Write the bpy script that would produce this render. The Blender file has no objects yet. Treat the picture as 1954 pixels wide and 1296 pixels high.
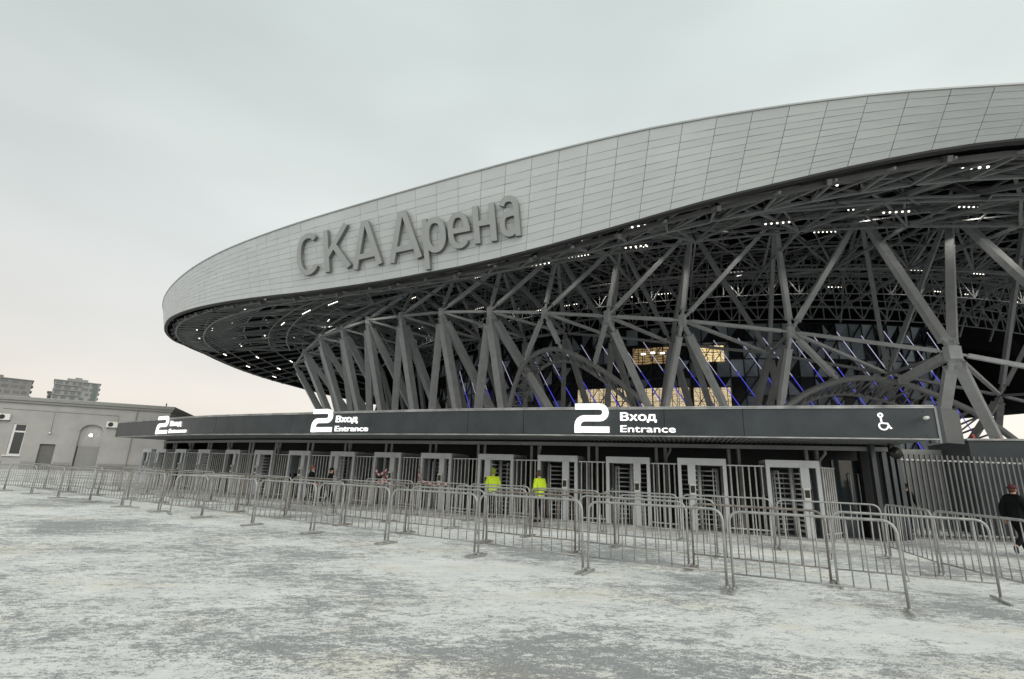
import bpy, bmesh, math, random
from mathutils import Vector, Matrix, noise
R = math.radians
random.seed(7)
sc = bpy.context.scene
COL = sc.collection

# ------------------------------------------------------------------ camera
HC = 1.68
cam = bpy.data.cameras.new('camera'); camo = bpy.data.objects.new('camera', cam); COL.objects.link(camo)
cam.sensor_width = 36; cam.lens = 950 / 1954 * 36; cam.clip_end = 3000; cam.clip_start = 0.1
p_, r_ = R(14.8), R(2.0)
F = Vector((0, math.cos(p_), math.sin(p_))); R0 = Vector((1, 0, 0)); U0 = Vector((0, -math.sin(p_), math.cos(p_)))
RR = math.cos(r_) * R0 + math.sin(r_) * U0; UU = -math.sin(r_) * R0 + math.cos(r_) * U0
M = Matrix.Identity(4)
for i in range(3):
    M[i][0] = RR[i]; M[i][1] = UU[i]; M[i][2] = -F[i]
M[2][3] = HC
camo.matrix_world = M
sc.camera = camo

# ------------------------------------------------------------------ sky and sun (overcast winter afternoon)
SUN_EL, SUN_AZ = 30.0, 143.0          # soft glow behind the photographer, a little to the right
w = bpy.data.worlds.new('World'); sc.world = w; w.use_nodes = True
nt = w.node_tree; nt.nodes.clear()
def N(t, **k):
    n = nt.nodes.new(t)
    for a, b in k.items(): setattr(n, a, b)
    return n
out = N('ShaderNodeOutputWorld'); bg = N('ShaderNodeBackground'); bg.inputs[1].default_value = 0.1
sky = N('ShaderNodeTexSky'); sky.sky_type = 'NISHITA'; sky.sun_disc = False
sky.sun_elevation = R(SUN_EL); sky.sun_rotation = R(SUN_AZ)
tc = N('ShaderNodeTexCoord'); sep = N('ShaderNodeSeparateXYZ'); nt.links.new(tc.outputs['Generated'], sep.inputs[0])
ramp = N('ShaderNodeValToRGB'); el = ramp.color_ramp.elements
el[0].position = 0.0; el[0].color = (8.6, 7.8, 6.95, 1); el[1].position = 1.0; el[1].color = (4.9, 5.6, 5.4, 1)
for p, c in ((0.10, (8.7, 8.05, 7.3)), (0.2, (7.6, 7.45, 7.05)), (0.36, (7.1, 7.4, 7.2)), (0.55, (6.6, 7.15, 6.95)), (0.75, (5.5, 6.15, 5.95))):
    e = el.new(p); e.color = (*c, 1)
nt.links.new(sep.outputs['Z'], ramp.inputs[0])
# broad, soft cloud mottling
mp = N('ShaderNodeMapping'); mp.inputs['Scale'].default_value = (1.0, 1.0, 2.6)
nz = N('ShaderNodeTexNoise'); nz.inputs['Scale'].default_value = 1.7; nz.inputs['Detail'].default_value = 3; nz.inputs['Roughness'].default_value = 0.45
nt.links.new(tc.outputs['Generated'], mp.inputs[0]); nt.links.new(mp.outputs[0], nz.inputs['Vector'])
mr = N('ShaderNodeMapRange'); mr.inputs[1].default_value = 0.3; mr.inputs[2].default_value = 0.7; mr.inputs[3].default_value = 0.88; mr.inputs[4].default_value = 1.10
nt.links.new(nz.outputs['Fac'], mr.inputs[0])
# thinner, brighter cloud towards the right of the view
mx = N('ShaderNodeMapRange'); mx.inputs[1].default_value = -0.8; mx.inputs[2].default_value = 0.4; mx.inputs[3].default_value = 0.89; mx.inputs[4].default_value = 1.12
nt.links.new(sep.outputs['X'], mx.inputs[0])
mu = N('ShaderNodeMath', operation='MULTIPLY'); nt.links.new(mr.outputs[0], mu.inputs[0]); nt.links.new(mx.outputs[0], mu.inputs[1])
vm = N('ShaderNodeVectorMath', operation='SCALE'); nt.links.new(ramp.outputs[0], vm.inputs[0]); nt.links.new(mu.outputs[0], vm.inputs['Scale'])
mix = N('ShaderNodeMix', data_type='RGBA'); mix.inputs[0].default_value = 0.93
nt.links.new(sky.outputs[0], mix.inputs[6]); nt.links.new(vm.outputs[0], mix.inputs[7])
nt.links.new(mix.outputs[2], bg.inputs[0]); nt.links.new(bg.outputs[0], out.inputs[0])
sl = bpy.data.lights.new('sun', 'SUN'); sl.energy = 1.5; sl.angle = R(45); sl.color = (1, 0.96, 0.9)
so = bpy.data.objects.new('sun', sl); COL.objects.link(so)
sd = Vector((math.sin(R(SUN_AZ)) * math.cos(R(SUN_EL)), math.cos(R(SUN_AZ)) * math.cos(R(SUN_EL)), math.sin(R(SUN_EL))))
so.rotation_euler = sd.to_track_quat('Z', 'Y').to_euler(); so.location = (-40, -40, 60)
sc.view_settings.view_transform = 'Standard'; sc.view_settings.look = 'None'; sc.view_settings.exposure = 0.17; sc.view_settings.gamma = 1

# ------------------------------------------------------------------ materials
def mat(name, col, rough=0.6, metal=0.0, var=0.0, vscale=3.0, emit=None, es=1.0, bump=0.0, bscale=40, island=0.0, spec=None, coat=0.0):
    m = bpy.data.materials.new(name); m.use_nodes = True; t = m.node_tree; b = t.nodes['Principled BSDF']
    b.inputs['Base Color'].default_value = (*col, 1); b.inputs['Roughness'].default_value = rough; b.inputs['Metallic'].default_value = metal
    if spec is not None: b.inputs['Specular IOR Level'].default_value = spec
    if coat: b.inputs['Coat Weight'].default_value = coat
    if emit: b.inputs['Emission Color'].default_value = (*emit, 1); b.inputs['Emission Strength'].default_value = es
    co = t.nodes.new('ShaderNodeTexCoord')
    last = None
    if var:
        n = t.nodes.new('ShaderNodeTexNoise'); n.inputs['Scale'].default_value = vscale; n.inputs['Detail'].default_value = 6; n.inputs['Roughness'].default_value = 0.65
        t.links.new(co.outputs['Object'], n.inputs['Vector'])
        r = t.nodes.new('ShaderNodeMapRange'); r.inputs[1].default_value = .3; r.inputs[2].default_value = .7; r.inputs[3].default_value = 1 - var; r.inputs[4].default_value = 1 + var
        t.links.new(n.outputs['Fac'], r.inputs[0]); last = r.outputs[0]
    if island:
        g = t.nodes.new('ShaderNodeNewGeometry'); r2 = t.nodes.new('ShaderNodeMapRange'); r2.inputs[3].default_value = 1 - island; r2.inputs[4].default_value = 1 + island
        t.links.new(g.outputs['Random Per Island'], r2.inputs[0])
        if last:
            mm = t.nodes.new('ShaderNodeMath'); mm.operation = 'MULTIPLY'; t.links.new(last, mm.inputs[0]); t.links.new(r2.outputs[0], mm.inputs[1]); last = mm.outputs[0]
        else: last = r2.outputs[0]
    if last:
        s = t.nodes.new('ShaderNodeVectorMath'); s.operation = 'SCALE'; s.inputs[0].default_value = col
        t.links.new(last, s.inputs['Scale']); t.links.new(s.outputs[0], b.inputs['Base Color'])
    if bump:
        n2 = t.nodes.new('ShaderNodeTexNoise'); n2.inputs['Scale'].default_value = bscale; n2.inputs['Detail'].default_value = 5
        t.links.new(co.outputs['Object'], n2.inputs['Vector'])
        bp = t.nodes.new('ShaderNodeBump'); bp.inputs['Strength'].default_value = bump; bp.inputs['Distance'].default_value = 0.02
        t.links.new(n2.outputs['Fac'], bp.inputs['Height']); t.links.new(bp.outputs[0], b.inputs['Normal'])
    return m

MT = dict(
 cladding=mat('aluminium cladding', (.60, .625, .63), .42, .12, var=.05, vscale=.25, island=.035),
 joint=mat('cladding joint', (.19, .195, .195), .8),
 lip=mat('dark rim lip', (.035, .037, .038), .7),
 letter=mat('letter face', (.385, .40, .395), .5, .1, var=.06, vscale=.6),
 letter_shaded=mat('shade toned letter return', (.14, .145, .135), .6),
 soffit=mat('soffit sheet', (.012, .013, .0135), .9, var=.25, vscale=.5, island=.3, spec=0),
 steel=mat('grey painted steel', (.58, .605, .615), .5, .1, var=.12, vscale=1.2),
 steeld=mat('dark painted steel', (.30, .315, .32), .55, .1, var=.15, vscale=1.2),
 fbar=mat('fence bar paint', (.095, .099, .10), .45, .2, var=.15),
 steelp=mat('purlin steel', (.15, .153, .15), .55, .1, var=.15, vscale=1.2),
 glass=mat('dark facade glass', (.012, .014, .017), .22, 0, island=.5, spec=.5),
 fritt_reflection=mat('fritted glass and painted reflection', (.27, .325, .36), .35, 0, var=.15, vscale=2, island=.5),
 mull=mat('black mullion', (.01, .01, .011), .5),
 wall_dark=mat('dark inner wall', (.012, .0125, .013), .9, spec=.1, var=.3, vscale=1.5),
 led_white=mat('pale led line', (.5, .5, .55), .4, emit=(.72, .68, .98), es=.55),
 led_blue=mat('blue led line', (.05, .05, .4), .4, emit=(.12, .12, 1.0), es=.6),
 finblue=mat('blue lit fin', (.03, .03, .25), .4, emit=(.02, .02, .5), es=.12),
 lamp=mat('floodlight lens', (.9, .9, .85), .3, emit=(1, .95, .84), es=2.6),
 lamphouse=mat('floodlight housing', (.12, .12, .12), .5),
 roof=mat('roof membrane', (.45, .46, .46), .7),
 pav=mat('anthracite panel', (.042, .050, .055), .38, .25, var=.28, vscale=1.1, bump=.12, bscale=2.5),
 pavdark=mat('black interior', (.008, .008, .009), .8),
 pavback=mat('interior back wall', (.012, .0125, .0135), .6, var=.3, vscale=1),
 trim=mat('pale metal trim', (.36, .365, .36), .45, .3, var=.45, vscale=1.4),
 beam=mat('grey gutter', (.24, .245, .245), .5, .2, var=.15),
 white_sign=mat('backlit white sign', (.85, .85, .84), .4, emit=(1, 1, .98), es=.75),
 tgrey=mat('turnstile grey paint', (.50, .52, .53), .42, .1, var=.08, vscale=2),
 tside=mat('turnstile side sheet', (.22, .25, .265), .45, .1, var=.1, vscale=2),
 tbar=mat('turnstile bar steel', (.58, .59, .59), .4, .15, var=.1),
 reader=mat('reader housing', (.62, .62, .58), .4), black=mat('black plastic', (.012, .012, .012), .4),
 galv=mat('galvanised tube', (.34, .34, .33), .5, .3, var=.25, vscale=5),
 galvrust=mat('rust spotted tube', (.24, .215, .185), .6, .35, var=.4, vscale=6),
 snow=mat('trodden snow', (.72, .72, .70), .9, var=.08, vscale=8, bump=.4),
 plaster=mat('grey plaster', (.33, .328, .316), .9, var=.13, vscale=.45, bump=.15, bscale=25),
 plasterd=mat('darker plaster', (.24, .24, .23), .9, var=.08, vscale=1),
 cornice=mat('cornice render', (.25, .25, .24), .85, var=.08),
 pane=mat('window pane', (.02, .028, .03), .08, spec=.7), wframe=mat('white window frame', (.62, .62, .60), .5),
 doorg=mat('dark door', (.115, .115, .11), .6, var=.15),
 acw=mat('white ac casing', (.66, .66, .62), .5), 
 lampw=mat('lit wall lamp', (1, 1, 1), .3, emit=(1, .97, .9), es=7),
 concrete=mat('cast concrete', (.30, .30, .285), .9, var=.18, vscale=1.5, bump=.2),
 tower=mat('tower concrete', (.25, .255, .25), .9, var=.1, vscale=.1), towerd=mat('tower windows', (.09, .10, .10), .3, var=.3, vscale=.3),
 towerb=mat('tower brown', (.20, .19, .185), .9, var=.15, vscale=.1), towerg=mat('tower green glass', (.07, .10, .095), .2),
 red=mat('red frame', (.30, .03, .03), .5, var=.2),
 tapeR=mat('red tape', (.50, .08, .08), .5), tapeW=mat('white tape', (.75, .72, .70), .5),
 hivis=mat('hi-vis yellow', (.56, .74, .02), .7, var=.14, vscale=9, bump=.9, bscale=22), reflect=mat('reflective band', (.62, .66, .55), .35, .2),
 hood=mat('olive hat', (.22, .27, .03), .85), navy=mat('dark navy cloth', (.012, .014, .020), .95, var=.2, spec=.1, bump=.9, bscale=22), blackc=mat('black cloth', (.010, .0105, .011), .95, spec=.12, var=.3, vscale=6, bump=.9, bscale=22),
 skin=mat('skin', (.48, .27, .20), .55), hair=mat('brown hair', (.10, .045, .025), .7), brownhat=mat('brown fur hat', (.085, .055, .045), .95, var=.3, vscale=20),
 greyfur=mat('grey fur collar', (.42, .41, .40), .95, var=.2, vscale=20), burg=mat('burgundy knit', (.085, .018, .028), .9, var=.2, vscale=25), boots=mat('dark boots', (.012, .012, .012), .6),
 knit=mat('ginger knit hat', (.15, .06, .035), .9, var=.2, vscale=20),
)

def pattern_emit(name, c1, c2, strength, scale):
    m = bpy.data.materials.new(name); m.use_nodes = True; t = m.node_tree; b = t.nodes['Principled BSDF']
    b.inputs['Base Color'].default_value = (.1, .08, .06, 1); b.inputs['Roughness'].default_value = .2
    co = t.nodes.new('ShaderNodeTexCoord'); mp = t.nodes.new('ShaderNodeMapping'); mp.inputs['Scale'].default_value = (scale, scale, scale * 3.0)
    wv = t.nodes.new('ShaderNodeTexWave'); wv.inputs['Scale'].default_value = 1.0; wv.inputs['Distortion'].default_value = 7; wv.inputs['Detail'].default_value = 3; wv.inputs['Detail Scale'].default_value = 2.2
    wv.bands_direction = 'Z'
    t.links.new(co.outputs['Object'], mp.inputs[0]); t.links.new(mp.outputs[0], wv.inputs[0])
    r = t.nodes.new('ShaderNodeValToRGB'); r.color_ramp.elements[0].color = (*c1, 1); r.color_ramp.elements[1].color = (*c2, 1); r.color_ramp.elements[0].position = .1; r.color_ramp.elements[1].position = .75
    t.links.new(wv.outputs['Fac'], r.inputs[0]); t.links.new(r.outputs[0], b.inputs['Emission Color']); b.inputs['Emission Strength'].default_value = strength
    return m
MT['lobby'] = pattern_emit('lit lobby', (.34, .23, .11), (1, .84, .55), .72, .55)
MT['room_dim'] = pattern_emit('lit room dim', (.10, .065, .03), (.55, .38, .17), .5, .3)
MT['room_bright'] = pattern_emit('lit room bright', (.65, .40, .12), (1, .85, .5), .85, .3)

# ------------------------------------------------------------------ mesh helpers
class MB:
    def __init__(s): s.v = []; s.f = []; s.m = []; s.mi = 0; s.smooth = False; s.sm = []
    def add(s, vs, fs):
        k = len(s.v); s.v += [tuple(v) for v in vs]
        for f in fs: s.f.append([i + k for i in f]); s.m.append(s.mi); s.sm.append(s.smooth)
    def hexa(s, b, t):                   # 4 bottom + 4 top points
        s.add(list(b) + list(t), [(3, 2, 1, 0), (4, 5, 6, 7), (0, 1, 5, 4), (1, 2, 6, 5), (2, 3, 7, 6), (3, 0, 4, 7)])
    def box(s, x0, x1, y0, y1, z0, z1):
        s.hexa([(x0, y0, z0), (x1, y0, z0), (x1, y1, z0), (x0, y1, z0)], [(x0, y0, z1), (x1, y0, z1), (x1, y1, z1), (x0, y1, z1)])
    def bar(s, a, b, w, h=None, up=(0, 0, 1), n=4, neck=0.0):
        a = Vector(a); b = Vector(b); d = b - a; L = d.length
        if L < 1e-6: return
        d /= L; h = h or w; u = Vector(up)
        if abs(d.dot(u)) > .985: u = Vector((0, 1, 0))
        x = d.cross(u).normalized(); y = x.cross(d)
        st = [(0, 1), (L, 1)] if not neck else [(0, .5), (neck, .5), (neck + .02, 1), (L - neck - .02, 1), (L - neck, .5), (L, .5)]
        vs = []
        for (t, k) in st:
            for i in range(n):
                q = 2 * math.pi * (i + .5) / n
                c = 1 / math.cos(math.pi / n)
                vs.append(a + d * t + x * (math.cos(q) * c * w / 2 * k) + y * (math.sin(q) * c * h / 2 * k))
        fs = []
        for j in range(len(st) - 1):
            for i in range(n):
                k0 = j * n + i; k1 = j * n + (i + 1) % n; fs.append((k0, k1, k1 + n, k0 + n))
        fs.append(tuple(range(n))[::-1]); e = (len(st) - 1) * n; fs.append(tuple(range(e, e + n)))
        s.add(vs, fs)
    def tube(s, pts, r, n=6, closed=False):
        pts = [Vector(p) for p in pts]; K = len(pts); old = s.smooth; s.smooth = True
        vs = []; prev = None
        for i, p in enumerate(pts):
            a = pts[i - 1] if (i > 0 or closed) else p; b = pts[(i + 1) % K] if (i < K - 1 or closed) else p
            d = (b - a).normalized()
            if prev is None:
                u = Vector((0, 0, 1)) if abs(d.z) < .9 else Vector((0, 1, 0))
                x = d.cross(u).normalized()
            else:
                x = (prev - d * prev.dot(d)).normalized()
            prev = x; y = x.cross(d)
            rr = r[i] if isinstance(r, (list, tuple)) else r
            for j in range(n):
                q = 2 * math.pi * j / n; vs.append(p + x * math.cos(q) * rr + y * math.sin(q) * rr)
        fs = []
        for i in range(K if closed else K - 1):
            i2 = (i + 1) % K
            for j in range(n):
                j2 = (j + 1) % n; fs.append((i * n + j, i * n + j2, i2 * n + j2, i2 * n + j))
        if not closed: fs.append(tuple(range(n))[::-1]); fs.append(tuple(range((K - 1) * n, K * n)))
        s.add(vs, fs); s.smooth = old
    def ribbon(s, pts, w, depth, mapf, closed=False):     # thick flat stroke; pts in 2-D, mapf(x, y, z) -> 3-D
        P = [Vector((p[0], p[1])) for p in pts]; K = len(P); L = []; Rr = []
        for i in range(K):
            a = P[i - 1] if (i > 0 or closed) else P[i]; b = P[(i + 1) % K] if (i < K - 1 or closed) else P[i]
            d1 = (P[i] - a); d2 = (b - P[i])
            if d1.length < 1e-9: d1 = d2
            if d2.length < 1e-9: d2 = d1
            d1.normalize(); d2.normalize(); n1 = Vector((-d1.y, d1.x)); n2 = Vector((-d2.y, d2.x)); n_ = (n1 + n2)
            n_ = n_.normalized(); k = 1 / max(.5, n_.dot(n1)); L.append(P[i] + n_ * k * w / 2); Rr.append(P[i] - n_ * k * w / 2)
        vs = []
        for i in range(K):
            vs += [mapf(L[i].x, L[i].y, 0), mapf(Rr[i].x, Rr[i].y, 0), mapf(L[i].x, L[i].y, depth), mapf(Rr[i].x, Rr[i].y, depth)]
        fs = []
        for i in range(K if closed else K - 1):
            a = 4 * i; b = 4 * ((i + 1) % K)
            fs += [(a + 2, a + 3, b + 3, b + 2), (a, b, b + 1, a + 1), (a, a + 2, b + 2, b), (a + 1, b + 1, b + 3, a + 3)]
        if not closed: fs += [(0, 1, 3, 2), (4 * K - 4, 4 * K - 2, 4 * K - 1, 4 * K - 3)]
        s.add(vs, fs)
    def ball(s, c, r, n=8, m=6, scale=(1, 1, 1)):
        c = Vector(c); old = s.smooth; s.smooth = True; vs = []; fs = []
        for i in range(m + 1):
            t = math.pi * i / m
            for j in range(n):
                q = 2 * math.pi * j / n
                vs.append(c + Vector((r * scale[0] * math.sin(t) * math.cos(q), r * scale[1] * math.sin(t) * math.sin(q), r * scale[2] * math.cos(t))))
        for i in range(m):
            for j in range(n): fs.append((i * n + j, (i + 1) * n + j, (i + 1) * n + (j + 1) % n, i * n + (j + 1) % n))
        s.add(vs, fs); s.smooth = old
    def build(s, name, mats, parent=None, label=None):
        me = bpy.data.meshes.new(name); me.from_pydata(s.v, [], s.f); me.update()
        if not isinstance(mats, (list, tuple)): mats = [mats]
        for m in mats: me.materials.append(m)
        for p, mi, sm in zip(me.polygons, s.m, s.sm): p.material_index = mi; p.use_smooth = sm
        bm = bmesh.new(); bm.from_mesh(me); bmesh.ops.recalc_face_normals(bm, faces=bm.faces); bm.to_mesh(me); bm.free()
        o = bpy.data.objects.new(name, me); COL.objects.link(o)
        if parent is not None: attach(o, parent)
        if label: o['label'] = label
        return o
WORLD = {}
def attach(o, parent):                   # keep world-space vertices under a placed parent
    o.parent = parent
    if parent.name in WORLD: o.matrix_parent_inverse = WORLD[parent.name].inverted()
def thing(name, label, cat, loc=(0, 0, 0), group=None, rz=0, world=True):
    o = bpy.data.objects.new(name, None); COL.objects.link(o); o.empty_display_size = .3
    o.location = loc; o.rotation_euler = (0, 0, rz); o['label'] = label; o['category'] = cat
    if group: o['group'] = group
    if world: WORLD[o.name] = Matrix.Translation(loc) @ Matrix.Rotation(rz, 4, 'Z')
    return o
def tag(o, label, cat, group=None):
    o['label'] = label; o['category'] = cat
    if group: o['group'] = group
    return o
def lerp_table(T, x):
    if x <= T[0][0]: return T[0][1]
    for a, b in zip(T, T[1:]):
        if x <= b[0]:
            t = (x - a[0]) / (b[0] - a[0]); return a[1] + (b[1] - a[1]) * t
    return T[-1][1]
def copy_thing(root, loc, rz, label):
    c = root.copy(); COL.objects.link(c); c.location = loc; c.rotation_euler = (0, 0, rz); c['label'] = label
    for ch in list(root.children):
        d = ch.copy(); COL.objects.link(d); d.parent = c
        for g in list(ch.children):
            e = g.copy(); COL.objects.link(e); e.parent = d
    return c
def text_mesh(body, extrude, bold=0.0):
    cu = bpy.data.curves.new('lettering', 'FONT'); cu.body = body; cu.extrude = extrude; cu.resolution_u = 5; cu.size = 1
    o = bpy.data.objects.new('lettering', cu); COL.objects.link(o)
    dg = bpy.context.evaluated_depsgraph_get(); dg.update()
    me = bpy.data.meshes.new_from_object(o.evaluated_get(dg)); bpy.data.objects.remove(o); bpy.data.curves.remove(cu)
    if bold:                             # heavier weight: the same outline struck several times, each a hair deeper
        bm = bmesh.new()
        for j, (dx, dy) in enumerate(((0, 0), (bold, 0), (-bold, 0), (0, bold * .7), (0, -bold * .7))):
            n0 = len(bm.verts); bm.from_mesh(me); bm.verts.ensure_lookup_table()
            for v in bm.verts[n0:]: v.co += Vector((dx, dy, j * .0012 * (1 if v.co.z > 0 else -1)))
        bm.to_mesh(me); bm.free()
    return me

# ------------------------------------------------------------------ ground: asphalt under wind-blown snow
gm = bpy.data.materials.new('snow dusted asphalt'); gm.use_nodes = True; t = gm.node_tree; B = t.nodes['Principled BSDF']
def G(ty, **k):
    n = t.nodes.new(ty)
    for a, b in k.items(): setattr(n, a, b)
    return n
co = G('ShaderNodeTexCoord')
def gnoise(scale, detail, rough, rot=0, stretch=1.0, dist=0.0):
    m_ = G('ShaderNodeMapping'); m_.inputs['Rotation'].default_value = (0, 0, R(rot)); m_.inputs['Scale'].default_value = (1, stretch, 1)
    n_ = G('ShaderNodeTexNoise'); n_.inputs['Scale'].default_value = scale; n_.inputs['Detail'].default_value = detail; n_.inputs['Roughness'].default_value = rough; n_.inputs['Distortion'].default_value = dist
    t.links.new(co.outputs['Object'], m_.inputs[0]); t.links.new(m_.outputs[0], n_.inputs['Vector']); return n_.outputs['Fac']
def gmath(op, a, b):
    n_ = G('ShaderNodeMath', operation=op)
    for i, q in enumerate((a, b)):
        if isinstance(q, (int, float)): n_.inputs[i].default_value = q
        else: t.links.new(q, n_.inputs[i])
    return n_.outputs[0]
def gramp(f, stops):
    n_ = G('ShaderNodeValToRGB'); e = n_.color_ramp.elements
    e[0].position, e[0].color = stops[0][0], (*stops[0][1], 1); e[1].position, e[1].color = stops[-1][0], (*stops[-1][1], 1)
    for p, c in stops[1:-1]:
        q = e.new(p); q.color = (*c, 1)
    t.links.new(f, n_.inputs[0]); return n_.outputs[0]
big = gnoise(.26, 4, .55, -28, 1.4, .3); streak = gnoise(2.6, 9, .74, -28, 1.8, .5); fine = gnoise(48, 5, .8, -28, 1.2); mid = gnoise(11, 10, .86, -25, 1.7, .2); pale = gnoise(1.1, 6, .65, -28, 1.6, .4)
cover = gmath('ADD', gmath('ADD', gmath('MULTIPLY', big, .46), gmath('MULTIPLY', streak, .50)), gmath('ADD', gmath('MULTIPLY', mid, .74), gmath('MULTIPLY', fine, .40)))
asph = gramp(fine, [(.32, (.16, .163, .165)), (.5, (.295, .298, .30)), (.68, (.46, .462, .46))])
snow_ = gramp(pale, [(.3, (.66, .655, .64)), (.52, (.78, .772, .75)), (.7, (.86, .852, .825))])
mask = gramp(gmath('SUBTRACT', cover, .30), [(.0, (0, 0, 0)), (.712, (.04, .04, .04)), (.729, (.6, .6, .6)), (.752, (1, 1, 1)), (1.0, (1, 1, 1))])
bm_ = G('ShaderNodeMix', data_type='RGBA'); t.links.new(mask, bm_.inputs[0]); t.links.new(asph, bm_.inputs[6]); t.links.new(snow_, bm_.inputs[7]); base = bm_.outputs[2]
sandn = gnoise(.42, 5, .6, -30, 1.7, .5)
sandm = gramp(gmath('ADD', gmath('MULTIPLY', sandn, .8), gmath('MULTIPLY', streak, .25)), [(.0, (0, 0, 0)), (.56, (0, 0, 0)), (.64, (.7, .7, .7)), (1, (.7, .7, .7))])
mxs = G('ShaderNodeMix', data_type='RGBA', blend_type='MULTIPLY'); mxs.inputs[7].default_value = (1.0, .96, .86, 1)
t.links.new(sandm, mxs.inputs[0]); t.links.new(base, mxs.inputs[6])
gr2 = G('ShaderNodeMix', data_type='RGBA', blend_type='MULTIPLY'); gr2.inputs[0].default_value = 1
gsp = gramp(mid, [(.25, (.86, .86, .86)), (.5, (1, 1, 1)), (.75, (1.05, 1.05, 1.05))])
t.links.new(mxs.outputs[2], gr2.inputs[6]); t.links.new(gsp, gr2.inputs[7])
t.links.new(gr2.outputs[2], B.inputs['Base Color']); B.inputs['Roughness'].default_value = .85
bp = G('ShaderNodeBump'); bp.inputs['Strength'].default_value = .5; bp.inputs['Distance'].default_value = .012
t.links.new(gmath('ADD', gmath('MULTIPLY', cover, 1.0), gmath('MULTIPLY', fine, .6)), bp.inputs['Height']); t.links.new(bp.outputs[0], B.inputs['Normal'])
g = MB(); g.add([(-1500, -1500, 0), (1500, -1500, 0), (1500, 1500, 0), (-1500, 1500, 0)], [(0, 1, 2, 3)])
go = g.build('ground', gm); go['kind'] = 'structure'

# ------------------------------------------------------------------ the arena
CX, CY = 48.045, 135.659
def pol(th, r, z): return Vector((CX + r * math.sin(R(th)), CY - r * math.cos(R(th)), z))
TOP = [(-180, 27.5), (-100, 27.6), (-80, 26.4), (-65, 24.6), (-58, 23.3), (-53.75, 22.4), (-50.2, 21.8), (-46.45, 21.3), (-43.5, 21.0), (-39.3, 20.55), (-36.2, 20.15), (-33.7, 19.85), (-30.8, 19.52), (-28.2, 19.36), (-26, 19.36), (-23.8, 19.43), (-22, 19.54), (-20.5, 19.6), (-18.96, 19.64), (-17.4, 19.65), (-15.8, 19.6), (-14.2, 19.47), (-13.4, 19.34), (-12.4, 19.15), (-9, 18.9), (0, 19.3), (20, 21), (60, 25), (100, 28), (180, 27.5)]
BOT = [(-180, 25.4), (-100, 25.3), (-90, 24.87), (-82, 24.47), (-75.3, 24.0), (-68, 22.6), (-64.5, 21.6), (-61.5, 20.95), (-59, 20.4), (-56.7, 19.86), (-53.75, 19.3), (-50.4, 18.75), (-48.4, 18.2), (-44.1, 17.13), (-40.4, 16.2), (-37, 15.38), (-34.5, 14.78), (-32.4, 14.34), (-29, 13.95), (-25.7, 14.0), (-24.0, 14.26), (-23.05, 14.53), (-21.46, 14.98), (-19.62, 15.68), (-17.9, 16.34), (-17.07, 16.53), (-16.3, 16.78), (-15.08, 17.19), (-13.9, 17.5), (-12.76, 17.7), (-11.88, 17.78), (-9, 17.5), (0, 17.4), (20, 18.5), (60, 22), (100, 25), (180, 25.4)]
RT = [(-54, 119.1), (-35, 119.4), (-20, 120), (20, 119.5), (90, 119)]
RB = [(-46, 118.4), (-35, 118.4), (-20, 118.2), (-14, 118.0), (30, 118.4)]
SK = [(-60, 0), (-40, .25), (-36, .29), (-29, .06), (-24, -.42), (-18, -.42), (-15.5, -.3), (-13, 0)]
def smooth(T, x, h=1.1): return (lerp_table(T, x - h) + 2 * lerp_table(T, x) + lerp_table(T, x + h)) / 4
def rimtop(th): return pol(th, lerp_table(RT, th), smooth(TOP, th))
def rimbot(th): return pol(th, lerp_table(RB, th), smooth(BOT, th))
arena = thing('arena', 'huge saucer shaped arena with pale panelled rim standing on raking grey steel columns', 'arena', pol(-19.5, 85, 0))

# cladding: dark backing sheet and separate panels in front of it
bk = MB(); pn = MB()
STEP = .8
ths = [-180 + i * STEP for i in range(451)]
for i in range(450):
    a, b = ths[i], ths[i + 1]
    ta, tb, ba, bb = rimtop(a), rimtop(b), rimbot(a + lerp_table(SK, a)), rimbot(b + lerp_table(SK, b))
    bk.smooth = True; bk.add([ta, tb, bb, ba], [(0, 1, 2, 3)]); bk.smooth = False
    if a < -110 or a > 25: continue
    rows = 11 if a < -15.9 else 8
    pan = lambda u, v, o: (ta.lerp(tb, u)).lerp(ba.lerp(bb, u), v) + pol((a + b) / 2, o, 0) - pol(0, 0, 0)
    nrm = (pol((a + b) / 2, 1, 0) - Vector((CX, CY, 0))); nrm.normalize()
    W_ = (tb - ta).length; H_ = (ta - ba).length
    fr = [0] + [(.13 if rows == 11 else .10) + (1 - (.13 if rows == 11 else .10)) * k / (rows - 1) for k in range(rows)]
    gu = .012 / W_; gv = .0105 / H_
    for k in range(rows):
        v0, v1 = fr[k] + gv, fr[k + 1] - gv
        q = []
        jit = random.uniform(-.012, .012)
        for (u, v) in ((gu, v0), (1 - gu, v0), (1 - gu, v1), (gu, v1)):
            P = ta.lerp(tb, u).lerp(ba.lerp(bb, u), v)
            q.append(P + nrm * (.05 + jit * (1 if u > .5 else -1)))
        q2 = [p - nrm * .03 for p in q]
        pn.hexa(q2, q)
bk.build('rim_backing', MT['joint'], arena)
fascia = pn.build('rim_cladding', MT['cladding'], arena)
lp = MB()
for i in range(450):
    a, b = ths[i], ths[i + 1]
    A, Bq = rimbot(a), rimbot(b)
    ia, ib = pol(a, lerp_table(RB, a) - .35, A.z), pol(b, lerp_table(RB, b) - .35, Bq.z)
    d = Vector((0, 0, -.10)); e = Vector((0, 0, -.02)); oa = pol(a, lerp_table(RB, a) + .02, A.z); ob = pol(b, lerp_table(RB, b) + .02, Bq.z)
    lp.hexa([oa + d, ob + d, ib + d, ia + d], [oa + e, ob + e, ib + e, ia + e])
lp.build('rim_lip', MT['lip'], arena)
tp = MB()
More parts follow.
